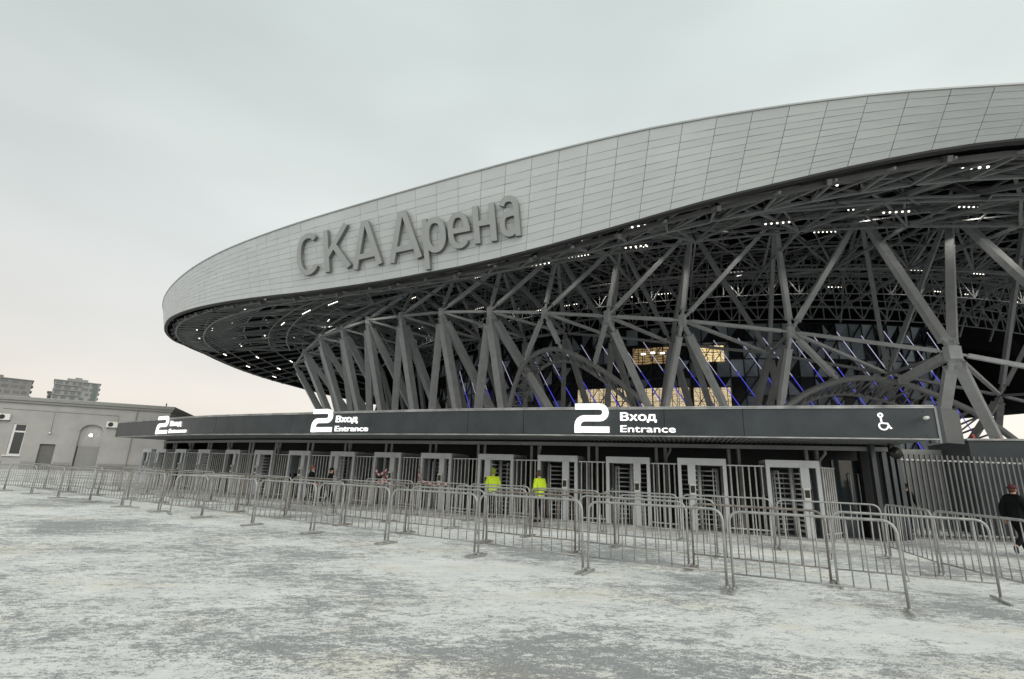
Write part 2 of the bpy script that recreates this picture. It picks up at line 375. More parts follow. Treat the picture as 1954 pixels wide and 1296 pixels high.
for i in range(450):
    a, b = ths[i], ths[i + 1]; A, Bq = rimtop(a), rimtop(b)
    up = Vector((0, 0, .09)); ra, rb = lerp_table(RT, a), lerp_table(RT, b)
    tp.hexa([pol(a, ra + .12, A.z), pol(b, rb + .12, Bq.z), pol(b, rb - .5, Bq.z), pol(a, ra - .5, A.z)], [pol(a, ra + .12, A.z) + up, pol(b, rb + .12, Bq.z) + up, pol(b, rb - .5, Bq.z) + up, pol(a, ra - .5, A.z) + up])
tp.build('rim_coping', MT['letter'], arena)
rf = MB(); rf.smooth = True
stat = [(1, 0), (.97, .08), (.9, .36), (.8, .52), (.5, .82), (.2, .97), (0.0, 1.0)]
for i in range(0, 450, 5):
    a, b = ths[i], ths[i + 5]
    for (s0, h0), (s1, h1) in zip(stat, stat[1:]):
        q = []
        for th, s_, h_ in ((a, s0, h0), (b, s0, h0), (b, s1, h1), (a, s1, h1)):
            zt = smooth(TOP, th); q.append(pol(th, (lerp_table(RT, th) - .5) * s_, zt + (44 - zt) * h_))
        rf.add(q, [(0, 1, 2, 3)])
rf.build('roof', MT['roof'], arena)

# soffit: sheets under the roof, rising from the rim to the truss nodes
def soff(th, r):
    rb = lerp_table(RB, th) - .6; zb = smooth(BOT, th) + .05
    prof = [(52, 37.0), (70, 33.5), (80, 31.6), (89.5, 30.2)]
    if r <= 89.5: return lerp_table(prof, r)
    t_ = (rb - r) / (rb - 89.5); t_ = max(0, min(1, t_)); s_ = 1 - (1 - t_) ** 1.35
    return zb + (30.2 - zb) * s_
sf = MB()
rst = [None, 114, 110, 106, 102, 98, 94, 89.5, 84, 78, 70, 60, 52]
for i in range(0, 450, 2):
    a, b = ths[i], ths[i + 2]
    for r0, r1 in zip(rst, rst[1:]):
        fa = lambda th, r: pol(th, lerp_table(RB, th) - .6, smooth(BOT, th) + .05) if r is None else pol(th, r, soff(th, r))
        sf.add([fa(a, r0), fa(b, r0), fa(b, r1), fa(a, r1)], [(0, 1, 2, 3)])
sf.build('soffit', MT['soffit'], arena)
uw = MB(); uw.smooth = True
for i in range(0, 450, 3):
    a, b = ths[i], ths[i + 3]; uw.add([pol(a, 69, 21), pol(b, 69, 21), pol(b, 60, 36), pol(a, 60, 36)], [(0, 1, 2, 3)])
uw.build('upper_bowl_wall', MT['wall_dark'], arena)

# nodes measured as rings round the bowl
ND = [(2.4, 105, 6.8), (-2.8, 102.5, 8.6), (-8, 99.3, 11.7), (-13.2, 91.6, 15.7), (-19.43, 94, 16.67), (-23.6, 96.5, 16.9), (-28.8, 92.2, 19.5), (-34, 91.2, 21.1), (-39.2, 91.5, 22.3), (-44.4, 92.1, 23.1), (-49.6, 93.1, 23.9), (-54.8, 94.1, 24.0), (-60, 95.8, 24.0), (-65.2, 97.4, 22.8), (-70.4, 98.9, 21.6)]
UD = [(18.5, 89.5, 29.6), (13.4, 89.5, 29.6), (8.3, 89.5, 29.6), (3.2, 89.5, 29.6), (-1.98, 89.5, 29.47), (-7.65, 89.5, 29.09), (-13.02, 89.5, 28.94), (-18.46, 89.5, 28.66), (-23.52, 89.5, 28.12), (-28.58, 89.5, 28.18), (-33.75, 89.5, 28.03), (-39.12, 89.5, 28.08), (-45.15, 89.5, 28.37), (-50.3, 89.5, 28.4), (-55.6, 89.5, 28.5), (-60.8, 89.5, 28.5), (-66, 89.5, 28.5), (-71.2, 89.5, 28.5)]
ID = [(19, 83, 8), (11, 83, 9.4), (3.18, 83, 11.3), (-4.87, 83, 13.3), (-13.08, 83, 15.56), (-20.36, 83, 17.2), (-25.3, 83, 18.5), (-29.7, 83, 19.6), (-33.97, 83, 19.7), (-39.5, 83, 20.5), (-45, 83, 21.2), (-51, 83, 21.6), (-57, 83, 21.6), (-63, 83, 21.0), (-69, 83, 20.4)]
NP = [pol(*q) for q in ND]; UP = [pol(*q) for q in UD]; IP = [pol(*q) for q in ID]
def member(name, a, b, w, m='steel', neck=.7, h=None, radial=None):
    k = MB(); k.bar(a, b, w, h, neck=neck, up=(0, 0, 1))
    d = (Vector(b) - Vector(a)); L = d.length; d /= L
    if w >= .4 and neck:                 # bolted flange collars where the box section starts
        for t_ in (neck * .55, neck, L - neck, L - neck * .55): k.bar(Vector(a) + d * (t_ - .04), Vector(a) + d * (t_ + .04), w * (1.14 if t_ in (neck, L - neck) else .78))
    return k.build(name, MT[m], arena)
def foot(th, r=85): return pol(th, r, 0)
for k in range(len(NP) - 1): member('ring_chord', NP[k], NP[k + 1], .32, neck=.9)
for k in range(len(IP) - 1): member('inner_ring_chord', IP[k], IP[k + 1], .28, 'steeld', neck=.6)
for k in range(len(NP)):
    j = MB(); j.bar(NP[k] - Vector((0, 0, .55)), NP[k] + Vector((0, 0, .5)), 1.0 if k < 3 else .7, n=6); j.build('node', MT['steel'], arena)
    # struts up to the roof truss
    for u in (k + 2, k + 3):
        member('roof_strut', NP[k], UP[min(len(UP) - 1, u)], .62 if k < 3 else .48 if k == 3 else .40, neck=1.4)
    member('cross_strut', NP[k], IP[k], .30, neck=.8)
    if k + 1 < len(IP): member('cross_strut', NP[k], IP[k + 1], .26, 'steeld', neck=.6)
for k in range(1, len(IP)):
    th = ID[k][0]; near = sorted(range(len(UD)), key=lambda i: abs(UD[i][0] - th))[:2]
    for u in near: member('inner_strut', IP[k], UP[u], .40, 'steeld', neck=1.3)
# raking legs
LEG = {0: [('F', 5)], 1: [('F', -1), ('F', 6)], 2: [('F', -4.4), ('F', 2.2), ('P', (-6.8, 89, 11.25))], 3: [('F', -14.4), ('P', (-10.2, 89, 11.3)), ('F', -15.2, 78)], 4: [('F', -22.3), ('F', -14.4), ('F', -15.6, 78)], 5: [('P', (-25.7, 89, 13.6)), ('F', -19.7)],
       6: [('P', (-31.5, 89, 14.6)), ('P', (-28.2, 89, 15.7))], 7: [('F', -38.7), ('F', -33.7), ('F', -27.4, 80)], 8: [('F', -44.9), ('F', -38.6), ('F', -35.2, 78)], 9: [('F', -51.8), ('F', -45), ('F', -44.5, 78)],
       10: [('F', -57.5), ('F', -51.4), ('F', -47.5, 78)], 11: [('F', -64), ('F', -57), ('F', -53.5, 78)], 12: [('F', -69), ('F', -62.2), ('F', -58, 78)], 13: [('F', -74), ('F', -67), ('F', -63, 78)], 14: [('F', -79), ('F', -72)]}
for k, L in LEG.items():
    for q in L:
        if q[0] == 'F':
            w_ = .98 if k >= 7 else .74 if k <= 2 else .54
            if len(q) > 2: member('rear_leg', NP[k], foot(q[1], q[2]), w_ * .95, 'steeld' if k < 7 else 'steel', neck=1.6)
            else: member('leg', NP[k], foot(q[1]), w_, neck=1.7)
        else: member('leg', NP[k], pol(*q[1]), .62 if k <= 2 else .46, neck=1.1)
for k in range(1, len(IP)):
    member('inner_leg', IP[k], pol(ID[k][0] - 2.5, 76, 0), .6, 'steeld', neck=.9)
    member('inner_leg', IP[k], pol(ID[k][0] + 3, 76, 0), .6, 'steeld', neck=.9)

# portal arches of laced tubes
def arch(pts, ptsin, name, ro, ri):
    P = [pol(th, ro, z) for th, z in pts]; Q = [pol(th, ri, z) for th, z in ptsin]
    def dense(P, n=5):
        o = []
        for i in range(len(P) - 1):
            p0 = P[max(0, i - 1)]; p1 = P[i]; p2 = P[i + 1]; p3 = P[min(len(P) - 1, i + 2)]
            for j in range(n):
                u = j / n
                o.append(.5 * ((2 * p1) + (p2 - p0) * u + (2 * p0 - 5 * p1 + 4 * p2 - p3) * u * u + (3 * p1 - p0 - 3 * p2 + p3) * u ** 3))
        o.append(P[-1]); return o
    P = dense(P); Q = dense(Q)
    k = MB(); k.tube(P, .30, 8); k.mi = 1; k.tube(Q, .22, 8)
    n = min(len(P), len(Q))
    for i in range(0, n - 2, 2):
        a = P[int(i * (len(P) - 1) / (n - 1))]; b = Q[int(i * (len(Q) - 1) / (n - 1))]; c = P[int((i + 2) * (len(P) - 1) / (n - 1))]; d = Q[int(min(n - 1, i + 2) * (len(Q) - 1) / (n - 1))]
        k.tube([a, b], .10, 5); k.tube([a, d], .08, 5)
    return k.build(name, [MT['steeld'], MT['steeld']], arena)
arch([(-33.6, 0), (-33.1, 5), (-32.65, 9.4), (-32.15, 12.3), (-31.5, 14.4), (-30.4, 15.6), (-28.94, 15.95), (-27.6, 15.35), (-25.73, 13.65), (-24.07, 11.8), (-21.99, 9.07), (-19, 4.9), (-16, 0)],
     [(-33.2, 0), (-32.9, 5), (-32.5, 9.8), (-31.97, 12.1), (-31.3, 13.9), (-30.2, 14.9), (-28.9, 15.1), (-27.6, 14.5), (-25.8, 12.7), (-24.3, 10.8), (-22.4, 8.0), (-19.6, 4), (-16.8, 0)], 'portal_arch', 89, 86)
arch([(-20, 0), (-16.5, 5), (-13.12, 9.08), (-12.24, 10.05), (-10.84, 11.05), (-9.67, 11.5), (-8.62, 11.63), (-7.3, 11.35), (-6.01, 10.85), (-3.79, 9.35), (-2.44, 8.18), (-.98, 6.45), (1.5, 3), (3.2, 0)],
     [(-19.2, 0), (-16, 4.6), (-12.9, 8.3), (-12.0, 9.3), (-10.8, 10.2), (-9.67, 10.6), (-8.62, 10.7), (-7.3, 10.4), (-6.01, 9.9), (-3.9, 8.3), (-2.6, 7.1), (-1.4, 5.4), (1, 2.2), (2.4, 0)], 'portal_arch', 89, 85)

# roof lattice: ring purlins, radial ribs, two-layer space frame round the upper nodes
lt = MB()
RINGS = [117.0, 113.5, 110, 105.5, 101, 96]
for th in [-112 + 1.3 * i for i in range(105)]:
    for ri, r in enumerate(RINGS):
        if th < -75 and r < 100: continue
        lt.bar(pol(th, r, soff(th, r) - .45), pol(th + 1.3, r, soff(th + 1.3, r) - .45), .24)
for i in range(-36, 9):
    th = -2.8 + 2.6 * i
    prev = None
    for r in [117.6, 113.5, 110, 105, 100, 95, 90]:
        p = pol(th, r, soff(th, r) - .42)
        if prev is not None: lt.bar(prev, p, .22, .3)
        prev = p
lt.build('roof_purlins', MT['steelp'], arena)
for k in range(len(UP)):                # radial beams and star members of the space frame
    th = UD[k][0]
    nd = MB(); nd.ball(UP[k], .55, 8, 6); nd.build('truss_node', MT['steeld'], arena)
    if k + 1 < len(UP): member('truss_chord', UP[k], UP[k + 1], .38, 'steel', neck=.5)
    for dt in (-2.6, 2.6): member('truss_diagonal', UP[k], pol(th + dt, 112, soff(th + dt, 112) - .5), .36, 'steeld', neck=.5)
lat = MB()
V = [pol(q[0] - 2.6, 101, soff(q[0] - 2.6, 101) - 3.0 + .6) for q in UD]
Wn = [pol(q[0] - 2.6, 77, 27.2) for q in UD]
X = [pol(q[0], 70.5, 25.2) for q in UD]
for k in range(len(UD)):
    th = UD[k][0]
    lat.bar(UP[k], V[k], .30)
    if k: lat.bar(UP[k], V[k - 1], .30); lat.bar(V[k], V[k - 1], .26); lat.bar(UP[k], Wn[k - 1], .30); lat.bar(Wn[k], Wn[k - 1], .3); lat.bar(X[k], Wn[k - 1], .24); lat.bar(X[k], X[k - 1], .26)
    for dt in (0, -5.2): lat.bar(V[k], pol(th + dt, 106, soff(th + dt, 106) - .4), .24)
    lat.bar(V[k], pol(th - 2.6, 95, soff(th - 2.6, 95) - .4), .22); lat.bar(V[k], pol(th - 2.6, 113, soff(th - 2.6, 113) - .4), .26)
    for dt in (0, -5.2): lat.bar(UP[k], pol(th + dt + 2.6, 95, soff(th + dt + 2.6, 95) - .3), .24)
    lat.bar(UP[k], pol(th, 84, soff(th, 84) - .4), .24); lat.bar(UP[k], Wn[k], .30); lat.bar(X[k], Wn[k], .24)
    for rr in (82, 74): lat.bar(Wn[k], pol(th - 2.6, rr, soff(th, rr) - .3), .22)
    for dt in (0, -5.2): lat.bar(Wn[k], pol(th + dt, 72, soff(th + dt, 72) - .3), .2)
    lat.bar(X[k], pol(th, 69.2, 22.4), .2)
    lat.bar(UP[k], pol(th, 89.5, soff(th, 89.5) - .3), .3)
rl = random.Random(11)
V2 = [pol(q[0], 96, soff(q[0], 96) - 4.2) for q in UD]; W2 = [pol(q[0], 83, 25.6) for q in UD]
for k in range(len(UD) - 1):
    th = UD[k][0]
    for A_, B_ in ((V2[k], V[k]), (V2[k], UP[k]), (V2[k], V2[k + 1]), (W2[k], UP[k]), (W2[k], Wn[k]), (W2[k], W2[k + 1]), (W2[k], X[k]), (V2[k], W2[k]), (UP[k + 1], W2[k]), (V2[k + 1], V[k])): lat.bar(A_, B_, rl.choice((.16, .2, .26)))
    for dr in (-3, 3): lat.bar(W2[k], pol(th + dr, 88, soff(th + dr, 88) - .3), .16); lat.bar(V2[k], pol(th + dr * .8, 103, soff(th + dr * .8, 103) - .4), .16)
    for r1_ in (72, 76, 80, 86): lat.bar(pol(th, r1_, soff(th, r1_) - 1.2), pol(UD[k + 1][0], r1_, soff(th, r1_) - 1.2), .2)
    for r1_ in (71, 75, 79): lat.bar(pol(th, r1_, soff(th, r1_) - 1.2), pol(UD[k + 1][0], r1_ + 4, soff(th, r1_ + 4) - 1.2), .14)
for k in range(len(UD) - 1):          # edge truss under the rim
    th = UD[k][0]
    for j in range(4):
        ta_, tb_ = th - j * 1.3, th - (j + 1) * 1.3
        e0 = pol(ta_, 117.4, soff(ta_, 117.4) - .3); e1_ = pol(tb_, 113.5, soff(tb_, 113.5) - 1.7); e2 = pol(tb_, 117.4, soff(tb_, 117.4) - .3); e3 = pol(ta_, 113.5, soff(ta_, 113.5) - 1.7); e4 = pol(ta_, 108, soff(ta_, 108) - 1.0)
        lat.bar(e1_, e3, .16); lat.bar(e0, e3, .14); lat.bar(e0, e1_, .12); lat.bar(e3, e4, .15); lat.bar(e1_, e4, .13)
        lat.bar(e4, pol(tb_, 108, soff(tb_, 108) - 1.0), .15)
    for r0_, r1_, dz in ((104, 98, 2.4), (98, 92, 3.2), (92, 86, 3.0), (86, 80, 3.6), (80, 74, 4.2), (74, 71, 5)):
        for j in (0, 1):
            ta_ = th - 2.6 * j
            lat.bar(pol(ta_, r0_, soff(ta_, r0_) - dz), pol(ta_ - 2.6, r1_, soff(ta_ - 2.6, r1_) - dz), .13); lat.bar(pol(ta_, r1_, soff(ta_, r1_) - dz), pol(ta_ - 2.6, r0_, soff(ta_ - 2.6, r0_) - dz), .13)
            lat.bar(pol(ta_, r0_, soff(ta_, r0_) - dz), pol(ta_ - 2.6, r0_, soff(ta_ - 2.6, r0_) - dz), .14); lat.bar(pol(ta_, r0_, soff(ta_, r0_) - dz), pol(ta_, (r0_ + r1_) / 2, soff(ta_, (r0_ + r1_) / 2) - .2), .11)
for q in range(-60, 18):               # fine web in front of the upper bowl wall
    th = q * 1.3
    for r_, z_, zt_ in ((73, 22.6, 31.5), (78.5, 24.2, 31.0)):
        lat.bar(pol(th, r_, z_), pol(th, r_, zt_), .10)
        for zz in (z_, z_ + 2.7, z_ + 5.4): lat.bar(pol(th, r_, zz), pol(th + 1.3, r_, zz), .11)
        if q % 2: lat.bar(pol(th, r_, z_), pol(th + 2.6, r_, z_ + 5.4), .13); lat.bar(pol(th + 2.6, r_, z_), pol(th, r_, z_ + 5.4), .13); lat.bar(pol(th, r_, z_ + 2.7), pol(th, r_ + 5, z_ + 4.5), .10)
lo = lat.build('space_frame', MT['steeld'], arena); lo['kind'] = 'stuff'

# facade of the bowl: dark glass triangles, lit rooms and slanting led fins
gl = MB(); ml = MB()
FR, DT, DZ = 70, 1.45, 2.55
i = 0
th = -100.0
while th < 8.5:
    for zi in range(0, 9):
        z0, z1 = zi * DZ, (zi + 1) * DZ
        a, b, c, d = pol(th, FR, z0), pol(th + DT, FR, z0), pol(th + DT, FR, z1), pol(th, FR, z1)
        fl = (i + zi) % 2
        tri = ((a, b, c), (a, c, d)) if fl else ((a, b, d), (b, c, d))
        for q in tri:
            gl.mi = 1 if random.random() < .36 else 0
            if th > -17 and random.random() < .4: gl.mi = 1  # more pale panes this side, painting in reflected sky and snow
            gl.add(q, [(0, 1, 2)])
        if random.random() < .5: ml.bar(pol(th, FR + .12, z0), pol(th + DT, FR + .12, z1), random.choice((.16, .3, .5)), .12)
        ml.bar(pol(th, FR + .09, z1), pol(th + DT, FR + .09, z1), .14, .12)
    ml.bar(pol(th, FR + .08, 0), pol(th, FR + .08, 9 * DZ), .1, .1)
    th += DT; i += 1
gl.build('facade_glass', [MT['glass'], MT['fritt_reflection']], arena)
ml.build('facade_mullions', MT['mull'], arena)
k = MB()
for q in range(6):
    k.add([pol(8.4 + q * .01, 70 - q * 9, 0), pol(8.4, 70 - (q + 1) * 9, 0), pol(8.4, 70 - (q + 1) * 9, 34), pol(8.4, 70 - q * 9, 23)], [(0, 1, 2, 3)])
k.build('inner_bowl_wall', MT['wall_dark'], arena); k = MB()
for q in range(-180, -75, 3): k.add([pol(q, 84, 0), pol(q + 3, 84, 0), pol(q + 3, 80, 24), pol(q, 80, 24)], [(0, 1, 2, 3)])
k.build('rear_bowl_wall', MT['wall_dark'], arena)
def lit(name, t0, t1, z0, z1, m, n):
    k = MB()
    for i in range(n):
        a = t0 + (t1 - t0) * i / n + .05; b = t0 + (t1 - t0) * (i + 1) / n - .05
        k.add([pol(a, FR + .25, z0), pol(b, FR + .25, z0), pol(b, FR + .25, z1), pol(a, FR + .25, z1)], [(0, 1, 2, 3)])
    o = k.build(name, MT[m], arena); k = MB(); i = 0; st = .72
    while t0 + i * st < t1:
        a = t0 + i * st; k.bar(pol(a, FR + .34, z0), pol(a, FR + .34, z1), .07, .07)
        if i % 2 == 0: k.bar(pol(a, FR + .36, z1), pol(min(t1, a + (z1 - z0) * .42), FR + .36, z0), .07, .06)
        i += 1
    k.bar(pol(t0, FR + .35, z1), pol((t0 + t1) / 2, FR + .35, z1), .16); k.bar(pol((t0 + t1) / 2, FR + .35, z1), pol(t1, FR + .35, z1), .16)
    k.bar(pol(t0, FR + .35, z0 + (z1 - z0) * .55), pol((t0 + t1) / 2, FR + .35, z0 + (z1 - z0) * .55), .07); k.bar(pol((t0 + t1) / 2, FR + .35, z0 + (z1 - z0) * .55), pol(t1, FR + .35, z0 + (z1 - z0) * .55), .07)
    k.build('window_mullion', MT['mull'], None).parent = o
    return o
lit('lit_window', -32.4, -25.6, 9.5, 14.2, 'lobby', 4); lit('lit_window', -24.5, -19.0, 9.5, 14.0, 'lobby', 4); lit('lit_window', -18.6, -14.6, 9.5, 13.9, 'lobby', 3)
lit('lit_window', -25.3, -20.6, 17.5, 20.0, 'room_dim', 4); lit('lit_window', -17.6, -15.0, 17.5, 19.9, 'room_bright', 2)
for q in range(3):
    k = MB(); k.box(-.3, .3, -.1, .1, -.12, .12); o = k.build('room_lamp', MT['lamp'], arena); P = pol(-24.0 + q * 1.1, FR + .35, 19.0 + (q % 2) * .12); o.matrix_parent_inverse = WORLD[arena.name].inverted(); o.location = P
    o.rotation_euler = (0, 0, R(-23))
th = -58.0
while th < 7.5:
    zt = 21.6 + .7 * math.sin(th * .09) + random.uniform(-.5, .5); zt = zt - max(0, -30 - th) * .10
    sl_ = .484
    k = MB(); zb_ = 15.8 + random.uniform(-1, 1)
    k.bar(pol(th, FR + .55, zt), pol(th + (zt - zb_) * sl_, FR + .55, zb_), .05, .07); k.mi = 1
    k.bar(pol(th + (zt - zb_) * sl_, FR + .55, zb_), pol(th + (zt - 4) * sl_, FR + .55, 4), .065, .08); k.mi = 2
    a = pol(th + (zt - zb_) * sl_, FR + .5, zb_); 
    k.add([a, pol(th + (zt - 4) * sl_, FR + .5, 4), pol(th + (zt - 4) * sl_ + .42, FR + .42, 4)], [(0, 1, 2)])
    k.build('led_fin', [MT['led_white'], MT['led_blue'], MT['finblue']], arena)
    th += 2.62
# rows of small floodlights under the roof
def light_row(th, r, z, n, gap=.42, s=.11, tang=1.0):
    h = MB(); l = MB(); c = pol(th, r, z); tx = Vector((math.cos(R(th)), math.sin(R(th)), 0)) * tang
    h.bar(c - tx * (n * gap / 2 + .15) + Vector((0, 0, .16)), c + tx * (n * gap / 2 + .15) + Vector((0, 0, .16)), .14, .12)
    for i in range(n):
        p = c + tx * ((i - (n - 1) / 2) * gap); h.mi = 1; h.ball(p + Vector((0, 0, .03)), s, 6, 4, (1, 1, .8))
    return h.build('light_bar', [MT['lamphouse'], MT['lamp']], arena)
def lamp_light(th, r, z, e):
    l = bpy.data.lights.new('lamp_light', 'SPOT'); l.energy = e; l.shadow_soft_size = .3; l.spot_size = R(125); l.spot_blend = .4; l.color = (1, .95, .86); o = bpy.data.objects.new('lamp_light', l); COL.objects.link(o); o.location = pol(th, r, z)
rnd = random.Random(3)
for k in range(len(UD) - 2):
    th = UD[k][0]
    for r, dz in ((112.5, 1.0), (104, 3.6), (95, 2.2), (88, 2.6), (80, 4.8), (74, 6.0)):
        if rnd.random() < (.12 if th > -40 else .35): continue
        tq = th + 2.6 + rnd.uniform(-1.2, 1.2)
        light_row(tq, r, soff(tq, r) - dz, rnd.choice((4, 5, 5, 6, 7)), s=.08)
        if r in (80, 95): lamp_light(tq, r, soff(tq, r) - dz - .25, 250)     # the lamps of this bar
def led_strip(th, r, ln):
    h = MB(); a = pol(th, r, soff(th, r) - .75); b = pol(th + ln, r, soff(th + ln, r) - .75); h.bar(a, b, .16, .12); h.build('strip_light', MT['lamp'], arena)
for r, L in ((114.5, (-92, -84, -76, -69, -63, -57)), (110, (-96, -88, -80, -72, -65, -58, -51)), (105, (-94, -85, -77, -68, -60, -52, -45)), (100, (-72, -64, -56, -48))):
    for t_ in L: led_strip(t_, r, 1.0)

# sign letters on the rim, each a sub-part of the cladding
def ell(cx, cy, rx, ry, a0, a1, st=12):
    return [(cx + rx * math.copysign(abs(math.cos(R(a))) ** .86, math.cos(R(a))), cy + ry * math.copysign(abs(math.sin(R(a))) ** .86, math.sin(R(a)))) for a in range(a0, a1 + (1 if a1 > a0 else -1), st if a1 > a0 else -st)]
GLY = {
 'С': (.68, .118, [ell(.35, .5, .27, .42, 42, 318)]),
 'К': (.68, .118, [[(.08, 0), (.08, 1)], [(.60, 1), (.10, .38)], [(.27, .60), (.62, 0)]]),
 'А': (.74, .115, [[(.065, 0), (.335, .99)], [(.675, 0), (.405, .99)], [(.31, .945), (.43, .945)], [(.16, .25), (.58, .25)]]),
 'р': (.60, .118, [[(.08, 0), (.08, .985)], ell(.32, .635, .20, .285, 180, 540)]),
 'е': (.62, .14, [ell(.31, .5, .225, .40, 0, 322, 14), [(.10, .50), (.62, .50)]]),
 'н': (.60, .145, [[(.09, 0), (.09, 1)], [(.51, 0), (.51, 1)], [(.12, .52), (.50, .52)]]),
 'а': (.60, .14, [ell(.30, .66, .20, .24, 160, 0, 14) + [(.50, .0)], [(.50, .55), (.28, .55)] + ell(.27, .31, .18, .23, 90, 300, 14) + [(.50, .20)]]),
}
def rim_letters():
    spec = [('С', -32.95, -31.6, 15.35, 18.6), ('К', -31.4, -30.02, 15.25, 18.28), ('А', -29.98, -28.62, 14.95, 18.02), ('А', -28.36, -27.02, 14.85, 17.98), ('р', -26.98, -26.08, 14.02, 17.22), ('е', -26.05, -25.27, 14.88, 17.2), ('н', -25.17, -24.4, 15.06, 17.26), ('а', -24.32, -23.65, 15.14, 17.55)]
    for ch, t0, t1, z0, z1 in spec:
        w_, st, strokes = GLY[ch]; k = MB()
        for j, pts in enumerate(strokes):
            def mf(x, y, d):
                th = t0 + (t1 - t0) * x / w_; z = z0 + (z1 - z0) * y
                zt = smooth(TOP, th); zb = smooth(BOT, th); fr = (zt - z) / (zt - zb)
                rr = lerp_table(RT, th) + (lerp_table(RB, th) - lerp_table(RT, th)) * fr
                return pol(th, rr + .14 + d * (1 + .012 * j), z)
            fine_ = []
            for a, b in zip(pts, pts[1:]):
                n_ = max(1, int(math.hypot(b[0] - a[0], b[1] - a[1]) / .12)); fine_ += [(a[0] + (b[0] - a[0]) * q / n_, a[1] + (b[1] - a[1]) * q / n_) for q in range(n_)]
            fine_.append(pts[-1])
            k.ribbon(fine_, st, .22, mf)
        o = k.build('letter', [MT['letter'], MT['letter_shaded']], fascia)
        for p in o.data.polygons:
            rad = Vector((p.center.x - CX, p.center.y - CY, 0)).normalized(); p.material_index = 0 if p.normal.dot(rad) > .75 else 1  # returns take a darker tone that paints their shadow in
rim_letters()

# ------------------------------------------------------------------ entrance pavilion (curved in plan)
FP = [(-24.3, 31.5), (-19.2, 27.75), (-14.5, 24.45), (-8.2, 21.2), (-3.4, 18.85), (.5, 17.2), (3.55, 16.15), (7.8, 14.7), (9.7, 14.08), (11.54, 13.5)]
def dense2(P, n=6):
    o = []
    for i in range(len(P) - 1):
        p0, p1, p2, p3 = [Vector(P[min(len(P) - 1, max(0, j))]) for j in (i - 1, i, i + 1, i + 2)]
        for j in range(n):
            u = j / n; o.append(.5 * ((2 * p1) + (p2 - p0) * u + (2 * p0 - 5 * p1 + 4 * p2 - p3) * u * u + (3 * p1 - p0 - 3 * p2 + p3) * u ** 3))
    o.append(Vector(P[-1])); return o
FD = dense2(FP)
CUM = [0]
for a, b in zip(FD, FD[1:]): CUM.append(CUM[-1] + (b - a).length)
def fpt(s):                                # point and tangent at arc length s
    s = max(0, min(CUM[-1] - 1e-4, s))
    for i in range(len(FD) - 1):
        if s <= CUM[i + 1]:
            u = (s - CUM[i]) / (CUM[i + 1] - CUM[i]); return FD[i].lerp(FD[i + 1], u), (FD[i + 1] - FD[i]).normalized()
def fs_of(x):                              # arc length where the front passes world x
    for i in range(len(FD) - 1):
        if FD[i].x <= x <= FD[i + 1].x: return CUM[i] + (CUM[i + 1] - CUM[i]) * (x - FD[i].x) / (FD[i + 1].x - FD[i].x)
    return CUM[-1] if x > 0 else 0
def off(s, d):
    p, tn = fpt(s)
    # smooth tangent
    pa, _ = fpt(s - .8); pb, _ = fpt(s + .8); tn = (pb - pa).normalized()
    return p + Vector((-tn.y, tn.x)) * d
pav = thing('entrance_pavilion', 'long low anthracite entrance canopy with numbered white signs in front of the arena', 'canopy', (.5, 17.2, 0))
ZB, ZT = 2.885, 3.77
def strip(mb, s0, s1, d0, d1, z0, z1, n):
    for i in range(n):
        a = s0 + (s1 - s0) * i / n; b = s0 + (s1 - s0) * (i + 1) / n
        q = [off(a, d0), off(b, d0), off(b, d1), off(a, d1)]
        mb.hexa([(v.x, v.y, z0) for v in q], [(v.x, v.y, z1) for v in q])
SL = CUM[-1]
seams = [0, fs_of(-19), fs_of(-14), fs_of(-9.4), fs_of(-5.44), fs_of(-1.47), fs_of(.5), fs_of(2.75), fs_of(4.86), fs_of(7.0), SL]
for a, b in zip(seams, seams[1:]):
    k = MB(); strip(k, a + .008, b - .008, -.02 + random.uniform(-.004, .004), .1, ZB + .03, ZT - .05, 8)
    for s_ in (a + .25, b - .25):          # rivet heads at the panel ends
        for z_ in (ZB + .1, (ZB + ZT) / 2, ZT - .13):
            p = off(s_, -.028); k.ball((p.x, p.y, z_), .014, 5, 3)
    k.build('fascia_panel', MT['pav'], pav)
k = MB(); strip(k, 0, SL, .02, .13, ZB + .02, ZT - .04, 50); k.build('fascia_backing', MT['mull'], pav)
k = MB(); strip(k, 0, SL, -.06, .3, ZT, ZT + .035, 50); strip(k, 0, SL, -.05, .12, ZT - .048, ZT - .004, 50); k.build('coping', MT['trim'], pav)
k = MB(); strip(k, 0, SL, -.05, .12, ZB - .012, ZB + .022, 50); k.build('drip_edge', MT['trim'], pav)
k = MB(); strip(k, 0, SL, .12, 5.4, ZT - .13, ZT - .06, 40); k.build('roof_deck', MT['pav'], pav)
k = MB()                                  # ribbed soffit
n = 260
for i in range(n):
    a = SL * i / n; b = SL * (i + .55) / n; q = [off(a, .13), off(b, .13), off(b, 2.55), off(a, 2.55)]
    k.hexa([(v.x, v.y, ZB - .0) for v in q], [(v.x, v.y, ZB + .04) for v in q])
strip(k, 0, SL, .13, 5.3, ZB + .045, ZB + .07, 40); k.build('ribbed_soffit', MT['beam'], pav)
k = MB(); strip(k, .3, SL - .3, 2.56, 2.72, ZB - .20, ZB - .07, 50); k.build('gutter', MT['beam'], pav)
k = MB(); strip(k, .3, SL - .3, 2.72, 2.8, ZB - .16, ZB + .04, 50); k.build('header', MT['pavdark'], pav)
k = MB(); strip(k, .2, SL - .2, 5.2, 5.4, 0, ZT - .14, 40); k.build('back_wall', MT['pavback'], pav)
k = MB(); strip(k, .2, SL - .2, 2.75, 5.2, .004, .012, 40); k.build('inner_floor', MT['doorg'], pav)
ci = 0
s_ = SL - 2.4
